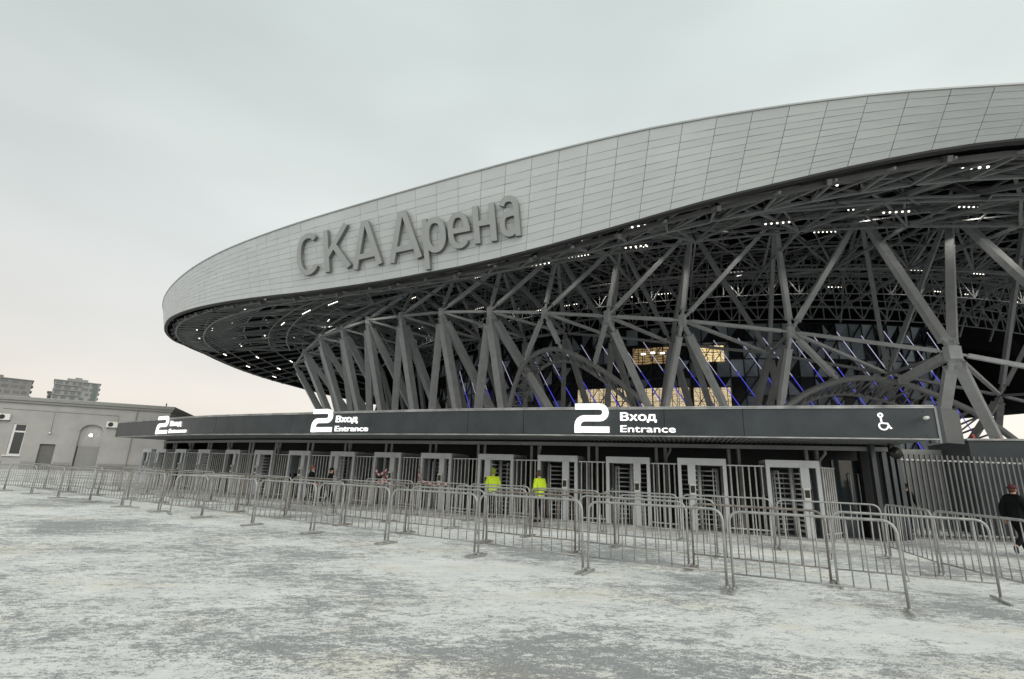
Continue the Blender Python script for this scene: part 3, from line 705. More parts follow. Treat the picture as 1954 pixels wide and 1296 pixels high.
while s_ > 1:
    k = MB()
    for ds in (-.16, .16):
        p = off(s_ + ds, 2.95); k.box(p.x - .05, p.x + .05, p.y - .05, p.y + .05, 0, ZB + .03)
    k.build('column', MT['beam'], pav)
    if ci % 2 == 0:
        k = MB(); a = off(s_ + .35, 2.64); b = off(s_ + .35, 2.5); c = off(s_ + .2, 2.86)
        k.tube([(a.x, a.y, ZB - .16), (a.x, a.y, ZB - .3), (c.x, c.y, ZB - .55), (c.x, c.y, 0.02)], .045, 8); k.build('downpipe', MT['beam'], pav)
    s_ -= 2.45; ci += 1
# end return at the right and the pillars below it
k = MB(); a = Vector((11.7, 13.45)); e = off(SL, 0); tn = (off(SL - .1, 0) - off(SL - 1, 0)).normalized()
e1 = Vector((12.72, 14.05))
k.hexa([(11.54, 13.50, ZB - .08), (11.70, 13.45, ZB - .08), (e1.x, e1.y, ZB - .05), (e1.x - .15, e1.y + .05, ZB - .05)], [(11.54, 13.50, ZT - .01), (11.70, 13.45, ZT - .01), (e1.x, e1.y, ZT - .01), (e1.x - .15, e1.y + .05, ZT - .01)])
k.build('end_panel', MT['pav'], pav)
k = MB(); k.hexa([(11.53, 13.46, ZB - .10), (11.58, 13.445, ZB - .10), (11.59, 13.48, ZB - .10), (11.54, 13.495, ZB - .10)], [(11.53, 13.46, ZT), (11.58, 13.445, ZT), (11.59, 13.48, ZT), (11.54, 13.495, ZT)]); k.build('corner_flashing', MT['beam'], pav)
for (x, y, w_) in ((11.5, 16.05, .07), (12.02, 16.3, .07), (12.42, 16.5, .06), (12.78, 16.7, .07)):
    k = MB(); k.box(x - w_, x + w_, y - w_, y + w_, 0, ZB + .02); k.build('end_pillar', MT['pav'], pav)
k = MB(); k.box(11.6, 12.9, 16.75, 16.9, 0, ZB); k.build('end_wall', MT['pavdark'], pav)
a, b = off(.25, 2.75), off(.25, 5.4); d_ = (off(.6, 3) - off(.25, 3)).normalized() * .15
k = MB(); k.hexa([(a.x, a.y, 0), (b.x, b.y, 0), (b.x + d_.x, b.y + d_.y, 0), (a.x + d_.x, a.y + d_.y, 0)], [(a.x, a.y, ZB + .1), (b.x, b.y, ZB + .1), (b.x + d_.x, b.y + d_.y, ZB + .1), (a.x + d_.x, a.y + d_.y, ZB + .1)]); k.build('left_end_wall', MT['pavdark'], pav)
# glass door in the dark bay
dr = MB(); dr.box(10.75, 10.83, 16.95, 17.05, 0, 2.4); dr.box(12.0, 12.08, 16.95, 17.05, 0, 2.4); dr.box(10.83, 12.0, 16.98, 17.02, 0, 2.4)
dro = dr.build('glass_door', MT['pane'], pav)
for x in (11.28, 11.55):
    k = MB(); k.tube([(x, 16.97, 1.02), (x, 16.9, 1.04), (x, 16.9, 1.96), (x, 16.97, 1.98)], .02, 6); k.build('handle', MT['trim'], None).parent = dro
for c in dro.children: c.matrix_parent_inverse = Matrix.Identity(4)

# writing on the fascia
def fmap(x_left):                          # local sign frame: x along the front, y up, z outwards
    s0 = fs_of(x_left)
    def f(x, y, z):
        p = off(s0 + x, -.03 - z); return Vector((p.x, p.y, y))
    return f
def sign_two(x0, w_, z0, z1):
    f = fmap(x0); h = z1 - z0; t_ = h * .205; hw = t_ / 2
    pts = [(0.02, h - hw)]; rad = h * .20
    xr = w_ * .985 - hw; ym = h * .49
    for i in range(0, 9):                  # upper right turn
        q = R(90 - i * 22.5); cy = (h - hw + ym) / 2; rr = (h - hw - ym) / 2; pts.append((xr - rr + rr * math.cos(q), cy + rr * math.sin(q)))
    xl = hw
    rr = (ym - hw) * .62
    for i in range(0, 5):
        q = R(90 + i * 22.5); pts.append((xl + rr + rr * math.cos(q), ym - rr + rr * math.sin(q)))
    pts.append((xl, 0.0))
    k = MB(); m = lambda x, y, z: f(x, y + z0, z)
    k.ribbon(pts, t_, .07, m); k.ribbon([(0, hw), (w_ * 1.0, hw)], t_, .07, m)
    return k.build('number_sign', MT['white_sign'], pav)
def sign_text(body, x0, x1, z0, z1, offset, capref):
    f = fmap(x0); s0 = fs_of(x0); s1 = fs_of(x1); me = text_mesh(body, .03, offset); ref = text_mesh(capref, .03, offset)
    xs = [v.co.x for v in me.vertices]; ry = [v.co.y for v in ref.vertices]; a, b = min(xs), max(xs); c, d = min(ry), max(ry)
    for v in me.vertices: v.co = f((v.co.x - a) / (b - a) * (s1 - s0), z0 + (v.co.y - c) / (d - c) * (z1 - z0), .04 + (v.co.z - .03) if v.co.z > 0 else 0)
    me.materials.append(MT['white_sign']); o = bpy.data.objects.new('sign_lettering', me); COL.objects.link(o); attach(o, pav)
for (xa, xb, ta, tb, eb) in ((2.18, 3.25, 3.58, 4.65, 5.17), (-8.22, -7.22, -7.05, -6.02, -5.5), (-19.15, -18.05, -17.82, -16.75, -16.15)):
    wd = fs_of(xb) - fs_of(xa)
    sign_two(xa, wd, 2.975, 3.915)
    bo = {2.18: .03, -8.22: .018}.get(xa, .008); sign_text('Вход', ta, tb, 3.36, 3.63, bo, 'В'); sign_text('Entrance', ta, eb, 3.0, 3.215, bo * .4, 'E')
f = fmap(10.22)                            # wheelchair pictogram
k = MB(); m = lambda x, y, z: f(x, y + 3.13, z)
k.ribbon([(.11 + .05 * math.cos(R(a)), .40 + .05 * math.sin(R(a))) for a in range(0, 360, 30)], .035, .03, m, True)
k.ribbon([(.11, .33), (.12, .18), (.25, .17), (.31, .04), (.34, .05)], .035, .03, m)
k.ribbon([(.15 + .105 * math.cos(R(a)), .105 + .105 * math.sin(R(a))) for a in range(130, 380, 25)], .032, .03, m)
k.build('wheelchair_symbol', MT['white_sign'], pav)

# cameras and speaker mounted on the pavilion
sc1 = thing('security_camera', 'white bullet security camera on the right end of the dark canopy', 'camera', (11.25, 13.5, 3.45))
k = MB(); k.tube([(11.38, 13.52, 3.45), (11.26, 13.4, 3.47), (11.16, 13.34, 3.44)], .025, 6); k.build('bracket', MT['black'], sc1)
k = MB(); k.tube([(11.18, 13.30, 3.44), (10.97, 13.14, 3.40)], [.045, .05], 8); k.build('housing', MT['reader'], sc1)
sc2 = thing('horn_speaker', 'round black speaker under the right end of the canopy soffit', 'speaker', (11.75, 15.6, 2.7))
k = MB(); k.tube([(11.75, 15.55, 2.62), (11.72, 15.4, 2.6), (11.7, 15.3, 2.6)], [.08, .15, .19], 10); k.build('horn', MT['black'], sc2)
k = MB(); k.box(11.7, 11.8, 15.5, 15.6, 2.68, ZB); k.build('bracket', MT['black'], sc2)

# ------------------------------------------------------------------ turnstiles
def make_turnstile(mir):
    t_ = thing('turnstile', 'x', 'turnstile', (0, 0, 0), 'full height turnstiles under the canopy', world=False)
    def X(*a):
        k = MB(); return k
    sx = -1 if mir else 1
    def bx(k, x0, x1, y0, y1, z0, z1): k.box(min(sx * x0, sx * x1), max(sx * x0, sx * x1), y0, y1, z0, z1)
    W_ = .75
    fr = MB()
    bx(fr, -W_, W_, 0, .14, 2.08, 2.3); bx(fr, -W_, W_, .14, 1.35, 2.2, 2.3); bx(fr, -W_, W_, 1.35, 1.45, 2.08, 2.3)
    bx(fr, -W_, -W_ + .11, 0, .13, 0, 2.08); bx(fr, W_ - .11, W_, 0, .13, 0, 2.08); bx(fr, -W_, -W_ + .1, 1.35, 1.45, 0, 2.08); bx(fr, W_ - .1, W_, 1.35, 1.45, 0, 2.08)
    fr.build('frame', MT['tgrey']).parent = t_
    sd_ = MB(); bx(sd_, W_ - .05, W_ - .005, .13, 1.35, .05, 2.19); bx(sd_, -W_ + .005, -W_ + .04, .13, 1.35, 1.2, 2.19); sd_.build('side_panel', MT['tside']).parent = t_
    rt = MB(); cx, cy = sx * .08, .72; rt.tube([(cx, cy, .06), (cx, cy, 2.15)], .075, 8)
    for w_ in range(4):
        q = R(14 + 90 * w_) if not mir else R(166 - 90 * w_); ex = Vector((math.cos(q), math.sin(q), 0))
        for i in range(12):
            z = .2 + i * .155; rt.tube([(cx + ex.x * .06, cy + ex.y * .06, z), (cx + ex.x * .60, cy + ex.y * .60, z)], .023, 5)
        rt.tube([(cx + ex.x * .6, cy + ex.y * .6, .2), (cx + ex.x * .6, cy + ex.y * .6, .2 + 11 * .155)], .02, 5)
    rt.build('rotor', MT['tbar']).parent = t_
    cg = MB()
    for i in range(4):
        q = R(180 + i * 15); x_ = sx * (.08 + .64 * math.cos(q) * .95); y_ = .72 + .62 * math.sin(q)
        cg.tube([(x_, y_ + .1, .12), (x_, y_ + .1, 1.98)], .022, 6)
    for z in (.14, .5, .9, 1.3, 1.7, 1.97):
        cg.tube([(sx * (.08 + .61 * math.cos(R(180 + a))), .82 + .62 * math.sin(R(180 + a)), z) for a in range(0, 50, 11)], .014, 5)
    cg.build('guard_comb', MT['tbar']).parent = t_
    ps = MB(); bx(ps, .22, .42, .02, .24, 0, 2.08); bx(ps, .2, .44, -.03, .02, 1.45, 2.1); ps.build('reader_post', MT['tgrey']).parent = t_
    rd = MB(); bx(rd, .22, .40, -.12, -.03, 1.12, 1.48); ro = rd.build('card_reader', MT['reader']); ro.parent = t_
    sc_ = MB(); bx(sc_, .245, .375, -.13, -.12, 1.2, 1.42); s2 = sc_.build('screen', MT['black']); s2.parent = ro
    bs = MB(); bx(bs, -W_ - .02, W_ + .02, -.02, 1.47, 0, .05); bs.build('base_plate', MT['trim']).parent = t_
    return t_
ORD = ['', 'first', 'second', 'third', 'fourth', 'fifth', 'sixth', 'seventh', 'eighth', 'ninth', 'tenth', 'eleventh', 'twelfth', 'thirteenth', 'fourteenth', 'fifteenth', 'sixteenth', 'seventeenth', 'eighteenth', 'nineteenth', 'twentieth']
tps = [(8.85, 15.9), (6.38, 16.85), (4.2, 17.95), (1.82, 18.85), (-.48, 19.95), (-3.0, 21.35), (-5.35, 22.75), (-7.75, 24.0), (-10.3, 25.3), (-12.75, 26.75), (-15.2, 28.3), (-17.75, 29.95), (-20.1, 31.5), (-22.45, 33.2), (-24.4, 34.7)]
def front_angle(x, y):
    best = min(range(len(FD) - 1), key=lambda i: (FD[i] - Vector((x - .5, y - 2))).length); d = FD[min(len(FD) - 1, best + 3)] - FD[max(0, best - 3)]
    return math.atan2(d.y, d.x)
protoA = make_turnstile(False); protoB = make_turnstile(True)
usedA = usedB = False
TS = []
for i, (x, y) in enumerate(tps):
    rz = front_angle(x, y)
    mirrored = i in (1, 4, 7, 9, 11, 13)
    extra = {0: 'nearest the glass door', 5: 'with tape across its rotor', 6: 'with a tape bundle', 4: 'behind the guard in the green hat', 3: 'behind the guard in the brown hat'}.get(i, 'under the canopy')
    lab = 'tall grey turnstile %s, %s from the right end' % (extra, ORD[i + 1])
    pr = protoB if mirrored else protoA
    first = not (usedB if mirrored else usedA)
    if first:
        pr.location = (x, y, 0); pr.rotation_euler = (0, 0, rz); pr['label'] = lab; o = pr
        if mirrored: usedB = True
        else: usedA = True
    else: o = copy_thing(pr, (x, y, 0), rz, lab)
    TS.append((Vector((x, y)), rz))
# short fence panels between the turnstiles
def fence_panel(a, b, label, h=2.1, bars=None):
    t_ = thing('fence_panel', label, 'fence', (*((a + b) / 2), 0), 'fence panels between the turnstiles')
    d = b - a; L = d.length; n_ = bars or max(2, int(L / .17))
    k = MB(); k.bar((a.x, a.y, h), (b.x, b.y, h), .05, .04); k.build('top_rail', MT['tgrey'], t_); k = MB(); k.bar((a.x, a.y, .18), (b.x, b.y, .18), .05, .04); k.build('bottom_rail', MT['tgrey'], t_)
    k = MB()
    for i in range(n_):
        p = a.lerp(b, (i + .5) / n_); k.bar((p.x, p.y, .02), (p.x, p.y, h - .02), .04, .035, up=(0, 1, 0))
    k.build('bars', MT['galv'], t_)
for i in range(len(TS) - 1):
    (p, ra), (q, rb) = TS[i], TS[i + 1]
    a = q + Vector((math.cos(rb), math.sin(rb))) * .78; b = p - Vector((math.cos(ra), math.sin(ra))) * .78
    na = Vector((-math.sin(rb), math.cos(rb))) * .1; nb = Vector((-math.sin(ra), math.cos(ra))) * .1
    if (b - a).length < .25: continue
    fence_panel(a + na, b + nb, 'grey barred panel between the %s and %s turnstiles from the right' % (ORD[i + 1], ORD[i + 2]))
p, ra = TS[0]; ex = Vector((math.cos(ra), math.sin(ra)))
fence_panel(p + ex * .78, p + ex * 1.05 + Vector((.55, .75)), 'grey barred panel between the rightmost turnstile and the glass door', bars=6)

# red and white tape
def tape(name_label, pts, loc):
    k = MB()
    for i in range(len(pts) - 1):
        a, b = Vector(pts[i]), Vector(pts[i + 1]); n_ = max(1, int((b - a).length / .10))
        for j in range(n_):
            k.mi = j % 2; k.bar(a.lerp(b, j / n_), a.lerp(b, (j + .999) / n_), .012, .09)
    o = k.build('barrier_tape', [MT['tapeR'], MT['tapeW']]); tag(o, name_label, 'tape', 'red and white tapes on the turnstiles')
def T2W(i, x, y, z):
    p, rz = TS[i]; c, s__ = math.cos(rz), math.sin(rz); return (p.x + c * x - s__ * y, p.y + s__ * x + c * y, z)
tape('red and white tape strung low across the sixth turnstile from the right', [T2W(5, *q) for q in ((-.78, -.04, 1.75), (-.74, -.05, 1.25), (-.7, -.05, 1.45), (-.66, -.06, 1.15), (-.3, -.07, 1.12), (.1, -.07, 1.0), (.45, -.06, 1.12), (.75, -.05, 1.05))], None)
tape('bundle of red and white tape round the seventh turnstile from the right', [T2W(6, *q) for q in ((-.6, -.04, 1.6), (-.3, -.06, 1.3), (.1, -.07, 1.55), (.05, -.08, 1.2), (-.25, -.07, 1.1), (.2, -.09, 1.05), (.3, -.07, 1.35), (-.45, -.06, .98), (.0, -.1, .95))], None)

# ------------------------------------------------------------------ crowd barriers
BL = 2.30
def make_barrier(rust=False):
    t_ = thing('crowd_barrier', 'x', 'barrier', (0, 0, 0), world=False)
    m = MT['galvrust'] if rust else MT['galv']
    H = 1.2; k = MB(); rad = .17; L = BL / 2
    pts = [(-L, 0, .02), (-L, 0, H - rad)] + [(-L + rad - rad * math.cos(R(a)), 0, H - rad + rad * math.sin(R(a))) for a in (25, 45, 65, 90)]
    pts += [(L - rad + rad * math.sin(R(a)), 0, H - rad + rad * math.cos(R(a))) for a in (0, 25, 45, 65)] + [(L, 0, H - rad), (L, 0, .02)]
    k.tube(pts, .021, 8); k.tube([(-L, 0, .27), (L, 0, .27)], .014, 6); k.build('frame', m).parent = t_
    k = MB(); n_ = 11
    for i in range(1, n_):
        x = -L + BL * i / n_; k.tube([(x, 0, .27), (x, 0, H)], .0105, 5)
    k.build('infill_bars', m).parent = t_
    for sx in (-1, 1):
        k = MB(); k.bar((sx * L, -.30, .03), (sx * L, .30, .03), .04, .03); k.tube([(sx * L, 0, .02), (sx * L, 0, .08)], .028, 6); k.build('foot', m).parent = t_
    k = MB(); k.tube([(L, 0, .42), (L + .05, 0, .42), (L + .05, 0, .52)], .010, 5); k.build('hook', m).parent = t_
    return t_
bp0 = make_barrier(); bp1 = make_barrier(True); used = set()
def place_barrier(a, b, label, group, rust=False, mid=None):
    a = Vector(a); b = Vector(b); c = (a + b) / 2; rz = math.atan2(b.y - a.y, b.x - a.x) + random.uniform(-.012, .012)
    src = bp1 if rust else bp0
    if rust not in used:
        used.add(rust); src.location = (c.x, c.y, 0); src.rotation_euler = (0, 0, rz); src['label'] = label; o = src
    else: o = copy_thing(src, (c.x, c.y, 0), rz, label)
    o['group'] = group
    o.scale = ((b - a).length / (BL + .1), 1, random.uniform(.985, 1.015)); o.rotation_euler[0] = random.uniform(-.03, .03); o.rotation_euler[1] = random.uniform(-.006, .006)
    return o
rowA = [(5.47, 7.28), (3.5, 8.36), (1.43, 9.46), (-.57, 10.73), (-2.67, 12.05), (-4.83, 13.27), (-6.95, 14.55), (-9.16, 15.95), (-11.3, 17.2), (-13.5, 18.5), (-15.75, 19.9), (-18.2, 21.35), (-20.7, 22.85), (-23.2, 24.2), (-25.7, 25.7), (-28.2, 27.2)]
rowB = [(7.64, 8.28), (5.55, 9.06), (3.58, 10.27), (1.56, 11.5), (-.49, 12.75), (-2.6, 14.0), (-4.7, 15.3), (-6.99, 16.71), (-9.2, 18.0), (-11.4, 19.4), (-13.7, 20.8), (-16, 22.2), (-18.4, 23.6), (-20.9, 25.0), (-23.4, 26.5), (-26, 28.0)]
rowC = [(4.74, 11.75), (2.71, 12.9), (.61, 14.15), (-1.56, 15.45), (-3.7, 16.75), (-5.9, 18.1), (-8.0, 19.4), (-10.2, 20.8), (-12.5, 22.2), (-14.8, 23.6), (-17.2, 25.1), (-19.7, 26.6), (-22.2, 28.1)]
rowD = [(9.08, 12.6), (6.92, 13.47), (4.86, 14.62), (2.88, 15.75), (.8, 16.9), (-1.3, 18.0), (-3.4, 19.2), (-5.6, 20.4)]
for nm, row in (('front', rowA), ('second', rowB), ('third', rowC), ('back', rowD)):
    for i, (a, b) in enumerate(zip(row, row[1:])):
        place_barrier(b, a, 'steel crowd barrier, %s from the right end of the %s row' % (ORD[i + 1], nm), 'crowd barriers of the %s row' % nm, rust=(nm in ('third', 'second') and i % 2 == 1))
place_barrier((8.24, 10.14), (9.0, 12.45), 'steel crowd barrier set aslant by the fence, farther of the right hand pair', 'crowd barriers at the right edge')
place_barrier((8.05, 7.95), (8.24, 10.12), 'steel crowd barrier set aslant at the right edge, nearer of the pair', 'crowd barriers at the right edge')
place_barrier((-10.6, 16.6), (-9.0, 18.2), 'steel crowd barrier turned crosswise behind the ninth front barrier', 'crowd barriers standing crosswise')
place_barrier((-13.0, 18.2), (-13.3, 20.4), 'steel crowd barrier turned crosswise between the front and second rows at left', 'crowd barriers standing crosswise')
# ------------------------------------------------------------------ bar fence, concrete wall and low block at the right
fn = thing('bar_fence', 'tall grey fence of close upright bars right of the canopy', 'fence', (12.9, 17.1, 0))
k = MB(); k.bar((12.85, 17.1, 2.5), (21, 17.0, 2.5), .06, .05); k.build('top_rail', MT['trim'], fn)
k = MB(); k.bar((12.85, 17.1, .16), (21, 17.0, .16), .06, .05); k.build('bottom_rail', MT['beam'], fn)
for i in range(46):
    x = 12.95 + i * .178; k = MB(); k.bar((x, 17.07 - i * .002, .05), (x, 17.07 - i * .002, 2.68), .055, .05, up=(0, 1, 0)); k.build('bar', MT['fbar'], fn)
k = MB(); k.box(12.7, 21, 17.15, 17.32, .004, .11); k.build('kerb', MT['concrete'], fn)
cw = thing('concrete_wall', 'weathered grey concrete wall behind the bar fence', 'wall', (16, 22, 0))
k = MB(); k.hexa([(12.4, 23.4, 0), (26, 18.6, 0), (26.2, 19.2, 0), (12.6, 24, 0)], [(12.4, 23.4, 2.75), (26, 18.6, 2.75), (26.2, 19.2, 2.75), (12.6, 24, 2.75)]); k.build('wall_face', MT['concrete'], cw)
k = MB(); k.hexa([(12.3, 23.3, 2.75), (26, 18.5, 2.75), (26.2, 19.3, 2.75), (12.6, 24.1, 2.75)], [(12.3, 23.3, 3.15), (26, 18.5, 3.15), (26.2, 19.3, 3.15), (12.6, 24.1, 3.15)]); k.build('coping', MT['concrete'], cw)
p2 = thing('low_block', 'low dark kiosk block with pale roof edge behind the fence at right', 'kiosk', (20, 18.5, 0))
k = MB(); k.hexa([(17.35, 19.0, 0), (27, 15.0, 0), (28.6, 18.9, 0), (18.6, 22.4, 0)], [(17.35, 19.0, 3.38), (27, 15.0, 3.38), (28.6, 18.9, 3.38), (18.6, 22.4, 3.38)]); k.build('wall', MT['pav'], p2)
k = MB(); k.hexa([(17.28, 18.95, 3.38), (27, 14.9, 3.38), (28.7, 18.95, 3.38), (18.6, 22.5, 3.38)], [(17.28, 18.95, 3.45), (27, 14.9, 3.45), (28.7, 18.95, 3.45), (18.6, 22.5, 3.45)]); k.build('roof_edge', MT['trim'], p2)
rd = thing('red_frame', 'small red steel frames half hidden behind the right end of the canopy', 'frame', (24, 27, 0))
for i, (x, y, h) in enumerate(((23.0, 26.6, 4.0), (24.3, 26.2, 4.35), (25.3, 25.9, 4.2))):
    k = MB(); k.bar((x, y, 0), (x - .1, y, h), .13); k.bar((x + .45, y - .1, 0), (x + .4, y - .1, h - .25), .11); k.bar((x - .1, y, h * .88), (x + .42, y - .1, h * .80), .10); k.build('post', MT['red'], rd)

# ------------------------------------------------------------------ plastered building at the left
p1 = Vector((-42.4, 63.0)); u_ = Vector((15.4, 6.3)).normalized(); nn = Vector((-u_.y, u_.x))   # along the wall (to the right) and away from us
def WB(a, d, z): q = p1 + u_ * a + nn * d; return (q.x, q.y, z)
bld = thing('plaster_building', 'long low grey plastered building with arched recess at far left', 'building', WB(-10, 0, 0))
def wbox(k, a0, a1, d0, d1, z0, z1): k.hexa([WB(a0, d0, z0), WB(a1, d0, z0), WB(a1, d1, z0), WB(a0, d1, z0)], [WB(a0, d0, z1), WB(a1, d0, z1), WB(a1, d1, z1), WB(a0, d1, z1)])
# front wall with real openings: list of (a0, a1, z0, z1)
opens = [(-14.72, -13.50, 1.55, 5.0), (-11.95, -10.5, 0, 2.88), (-8.6, -6.35, 0, 4.55)]
k = MB(); cuts = sorted([-40.0, 0.0] + [q for o_ in opens for q in o_[:2]])
for a0, a1 in zip(cuts, cuts[1:]):
    o_ = next((q for q in opens if abs(q[0] - a0) < .01), None)
    if o_:
        if o_[2] > 0: wbox(k, a0, a1, 0, .4, 0, o_[2])
        if o_ is not opens[2]: wbox(k, a0, a1, 0, .4, o_[3], 7.35)
    else: wbox(k, a0, a1, 0, .4, 0, 7.35)
a0, a1 = opens[2][:2]; cxx = (a0 + a1) / 2; n_ = 14      # wall above the arch
for i in range(n_):
    xa = a0 + (a1 - a0) * i / n_; xb = a0 + (a1 - a0) * (i + 1) / n_
    za = 4.55 + .78 * math.sqrt(max(0, 1 - ((xa - cxx) / ((a1 - a0) / 2)) ** 2)); zb = 4.55 + .78 * math.sqrt(max(0, 1 - ((xb - cxx) / ((a1 - a0) / 2)) ** 2))
    k.hexa([WB(xa, 0, za), WB(xb, 0, zb), WB(xb, .4, zb), WB(xa, .4, za)], [WB(xa, 0, 7.35), WB(xb, 0, 7.35), WB(xb, .4, 7.35), WB(xa, .4, 7.35)])
wbox(k, -.4, 0, .4, 16, 0, 7.35); wbox(k, -40, -39.6, .4, 16, 0, 7.35); wbox(k, -40, 0, 15.6, 16, 0, 7.35)
k.build('wall', MT['plaster'], bld)
k = MB(); wbox(k, -8.7, -6.25, .42, .6, 2.8, 5.5); k.build('arch_infill', MT['plaster'], bld)
k = MB(); wbox(k, -8.5, -6.45, .3, .5, 0, 2.8); k.build('arch_gate', MT['doorg'] if False else MT['plasterd'], bld)
k = MB(); wbox(k, -11.9, -10.55, .30, .38, 0, 2.84); k.build('door', MT['doorg'], bld)
wo = MB(); wbox(wo, -14.7, -13.52, .2, .28, 1.6, 4.95); wdo = wo.build('window', MT['pane'], bld)
fo = MB()
for a, b, z0, z1 in ((-14.72, -14.5, 1.55, 5.0), (-13.6, -13.5, 1.55, 5.0), (-14.5, -13.6, 4.05, 4.22), (-14.5, -13.6, 1.55, 1.68), (-14.5, -13.6, 4.9, 5.0)): wbox(fo, a, b, .12, .22, z0, z1)
fr_ = fo.build('window_frame', MT['wframe'], None); fr_.parent = wdo
so_ = MB(); wbox(so_, -14.95, -13.35, -.22, .1, 1.42, 1.54); q = so_.build('sill', MT['wframe'], None); q.parent = wdo
for d_ in (0.0,):
    k = MB(); wbox(k, -40.3, .25, -.28, 16.3, 7.35, 7.62); wbox(k, -40.45, .42, -.45, 16.45, 7.62, 8.0); k.build('cornice', MT['cornice'], bld)
k = MB(); wbox(k, -40, -14.9, -.06, 0, 0, .9); wbox(k, -13.2, -12.1, -.06, 0, 0, .9); wbox(k, -10.3, -8.8, -.06, 0, 0, .9); wbox(k, -6.2, .06, -.06, 0, 0, .9); k.build('plinth', MT['plasterd'], bld)
k = MB(); wbox(k, -1.12, -1.0, 2, 2.12, 8.0, 8.6); k.build('roof_pipe', MT['doorg'], bld)
k = MB(); wbox(k, -40.4, .4, -.4, 16.4, 8.0, 8.02); k.build('roof', MT['snow'], bld)
for a_ in (-3.4, -18.5):
    k = MB(); k.tube([WB(a_, -.35, 7.4), WB(a_, -.12, 7.0), WB(a_, -.12, .3), WB(a_, -.3, .12)], .06, 8); k.build('downpipe', MT['cornice'], bld)
k = MB(); k.tube([WB(-16, -.03, 6.6), WB(-11.3, -.03, 6.55), WB(-11.25, -.03, 4.3)], .018, 5); k.tube([WB(-11.3, -.03, 6.55), WB(-5.2, -.03, 6.5), WB(-5.1, -.03, 5.9)], .018, 5); k.build('cable', MT['doorg'], bld)
def ac(a0, a1, z0, label):
    t_ = thing('air_conditioner', label, 'air conditioner', WB((a0 + a1) / 2, -.2, z0), 'air conditioners on the plastered wall')
    k = MB(); wbox(k, a0, a1, -.45, -.08, z0, z0 + .68); k.build('casing', MT['acw'], t_)
    k = MB(); c = a0 + (a1 - a0) * .38
    ring = [WB(c + .26 * math.cos(R(q)), -.46, z0 + .34 + .26 * math.sin(R(q))) for q in range(0, 360, 20)]
    ring2 = [WB(c + .26 * math.cos(R(q)), -.47, z0 + .34 + .26 * math.sin(R(q))) for q in range(0, 360, 20)]
    k.add(ring + ring2, [tuple(range(18, 36))] + [(i, (i + 1) % 18, 18 + (i + 1) % 18, 18 + i) for i in range(18)]); 
    k.build('fan_grille', MT['black'], t_)
    k = MB(); wbox(k, a0 + .1, a0 + .16, -.4, 0, z0 - .1, z0 - .01); wbox(k, a1 - .16, a1 - .1, -.4, 0, z0 - .1, z0 - .01); k.build('bracket', MT['doorg'], t_)
ac(-16.15, -15.05, 5.32, 'white air conditioner above the tall window at the left edge')
ac(-6.1, -5.0, 5.1, 'white air conditioner beside the left tip of the dark canopy')
def wall_lamp(a, z, label, lit_, r):
    t_ = thing('wall_lamp', label, 'lamp', WB(a, -.1, z), 'lamps on the plastered wall')
    k = MB(); wbox(k, a - .1, a + .1, -.1, .42 if lit_ else 0, z - .05, z + .05); k.build('bracket', MT['doorg'], t_)
    k = MB(); k.ball(WB(a, -.2, z - .02), r, 10, 8); k.build('lamp_globe', MT['lampw'] if lit_ else MT['acw'], t_)
wall_lamp(-7.4, 4.1, 'bright lit lamp in the arched recess', True, .17)
wall_lamp(-11.25, 4.15, 'small white lamp above the dark door', False, .12)

# ------------------------------------------------------------------ far apartment towers
def tower(name_label, a, b, dep, h, floors, m1, step=None):
    a = Vector(a); b = Vector(b); u = (b - a).normalized(); n2 = Vector((-u.y, u.x)); L = (b - a).length
    t_ = thing('apartment_tower', name_label, 'building', (*((a + b) / 2), 0), 'apartment towers beyond the plastered building')
    def P(x, d, z): q = a + u * x + n2 * d; return (q.x, q.y, z)
    def bx(k, x0, x1, d0, d1, z0, z1): k.hexa([P(x0, d0, z0), P(x1, d0, z0), P(x1, d1, z0), P(x0, d1, z0)], [P(x0, d0, z1), P(x1, d0, z1), P(x1, d1, z1), P(x0, d1, z1)])
    k = MB(); bx(k, 0, L, 0, dep, 0, h); k.build('wall', MT[m1], t_)
    fh = h / floors
    for f_ in range(floors):
        if f_ * fh < h - 26: continue
        z = f_ * fh; x = .8
        while x < L - 2:
            ww = random.choice((1.6, 2.4, 3.0)); k = MB(); bx(k, x, min(L - .5, x + ww), -.12, .1, z + .9, z + fh - .5); k.build('window', MT['towerd'], t_); x += ww + random.choice((.8, 1.2, 2.0))
        y = 1.0
        while y < dep - 2: k = MB(); bx(k, L - .1, L + .12, y, y + 1.8, z + .9, z + fh - .5); k.build('window', MT['towerd'], t_); y += 4.2
        k = MB(); bx(k, -.4, L * .62, -.9, -.12, z + .1, z + .35); k.build('balcony', MT['tower'], t_)
        k = MB(); bx(k, L + .12, L + 1.0, dep * .3, dep * .8, z + .1, z + .9); k.build('balcony', MT['tower'], t_)
    k = MB(); bx(k, L * .25, L * .72, dep * .2, dep * .7, h, h + 2.0); bx(k, L * .42, L * .58, dep * .3, dep * .6, h + 2.0, h + 3.2); bx(k, -.6, L + .6, -.6, dep + .6, h - .35, h + .15); k.build('roof_house', MT[m1], t_)
    return t_, P, bx, L
t1, P, bx, L = tower('pale stepped apartment tower with green glazed corner behind the plastered roof', (-284, 309.4), (-267.5, 324), 22, 47.5, 15, 'tower')
k = MB(); bx(k, L * .86, L * .97, -.3, -.13, 10, 45.5); k.build('glazed_strip', MT['towerg'], t1)
t2, P, bx, L = tower('brownish apartment tower cut by the left edge of the picture', (-325, 270), (-291.5, 303), 24, 45.2, 14, 'towerb')
k = MB(); bx(k, L * .42, L * .53, -.4, -.13, 8, 44); k.build('glazed_strip', MT['towerd'], t2)
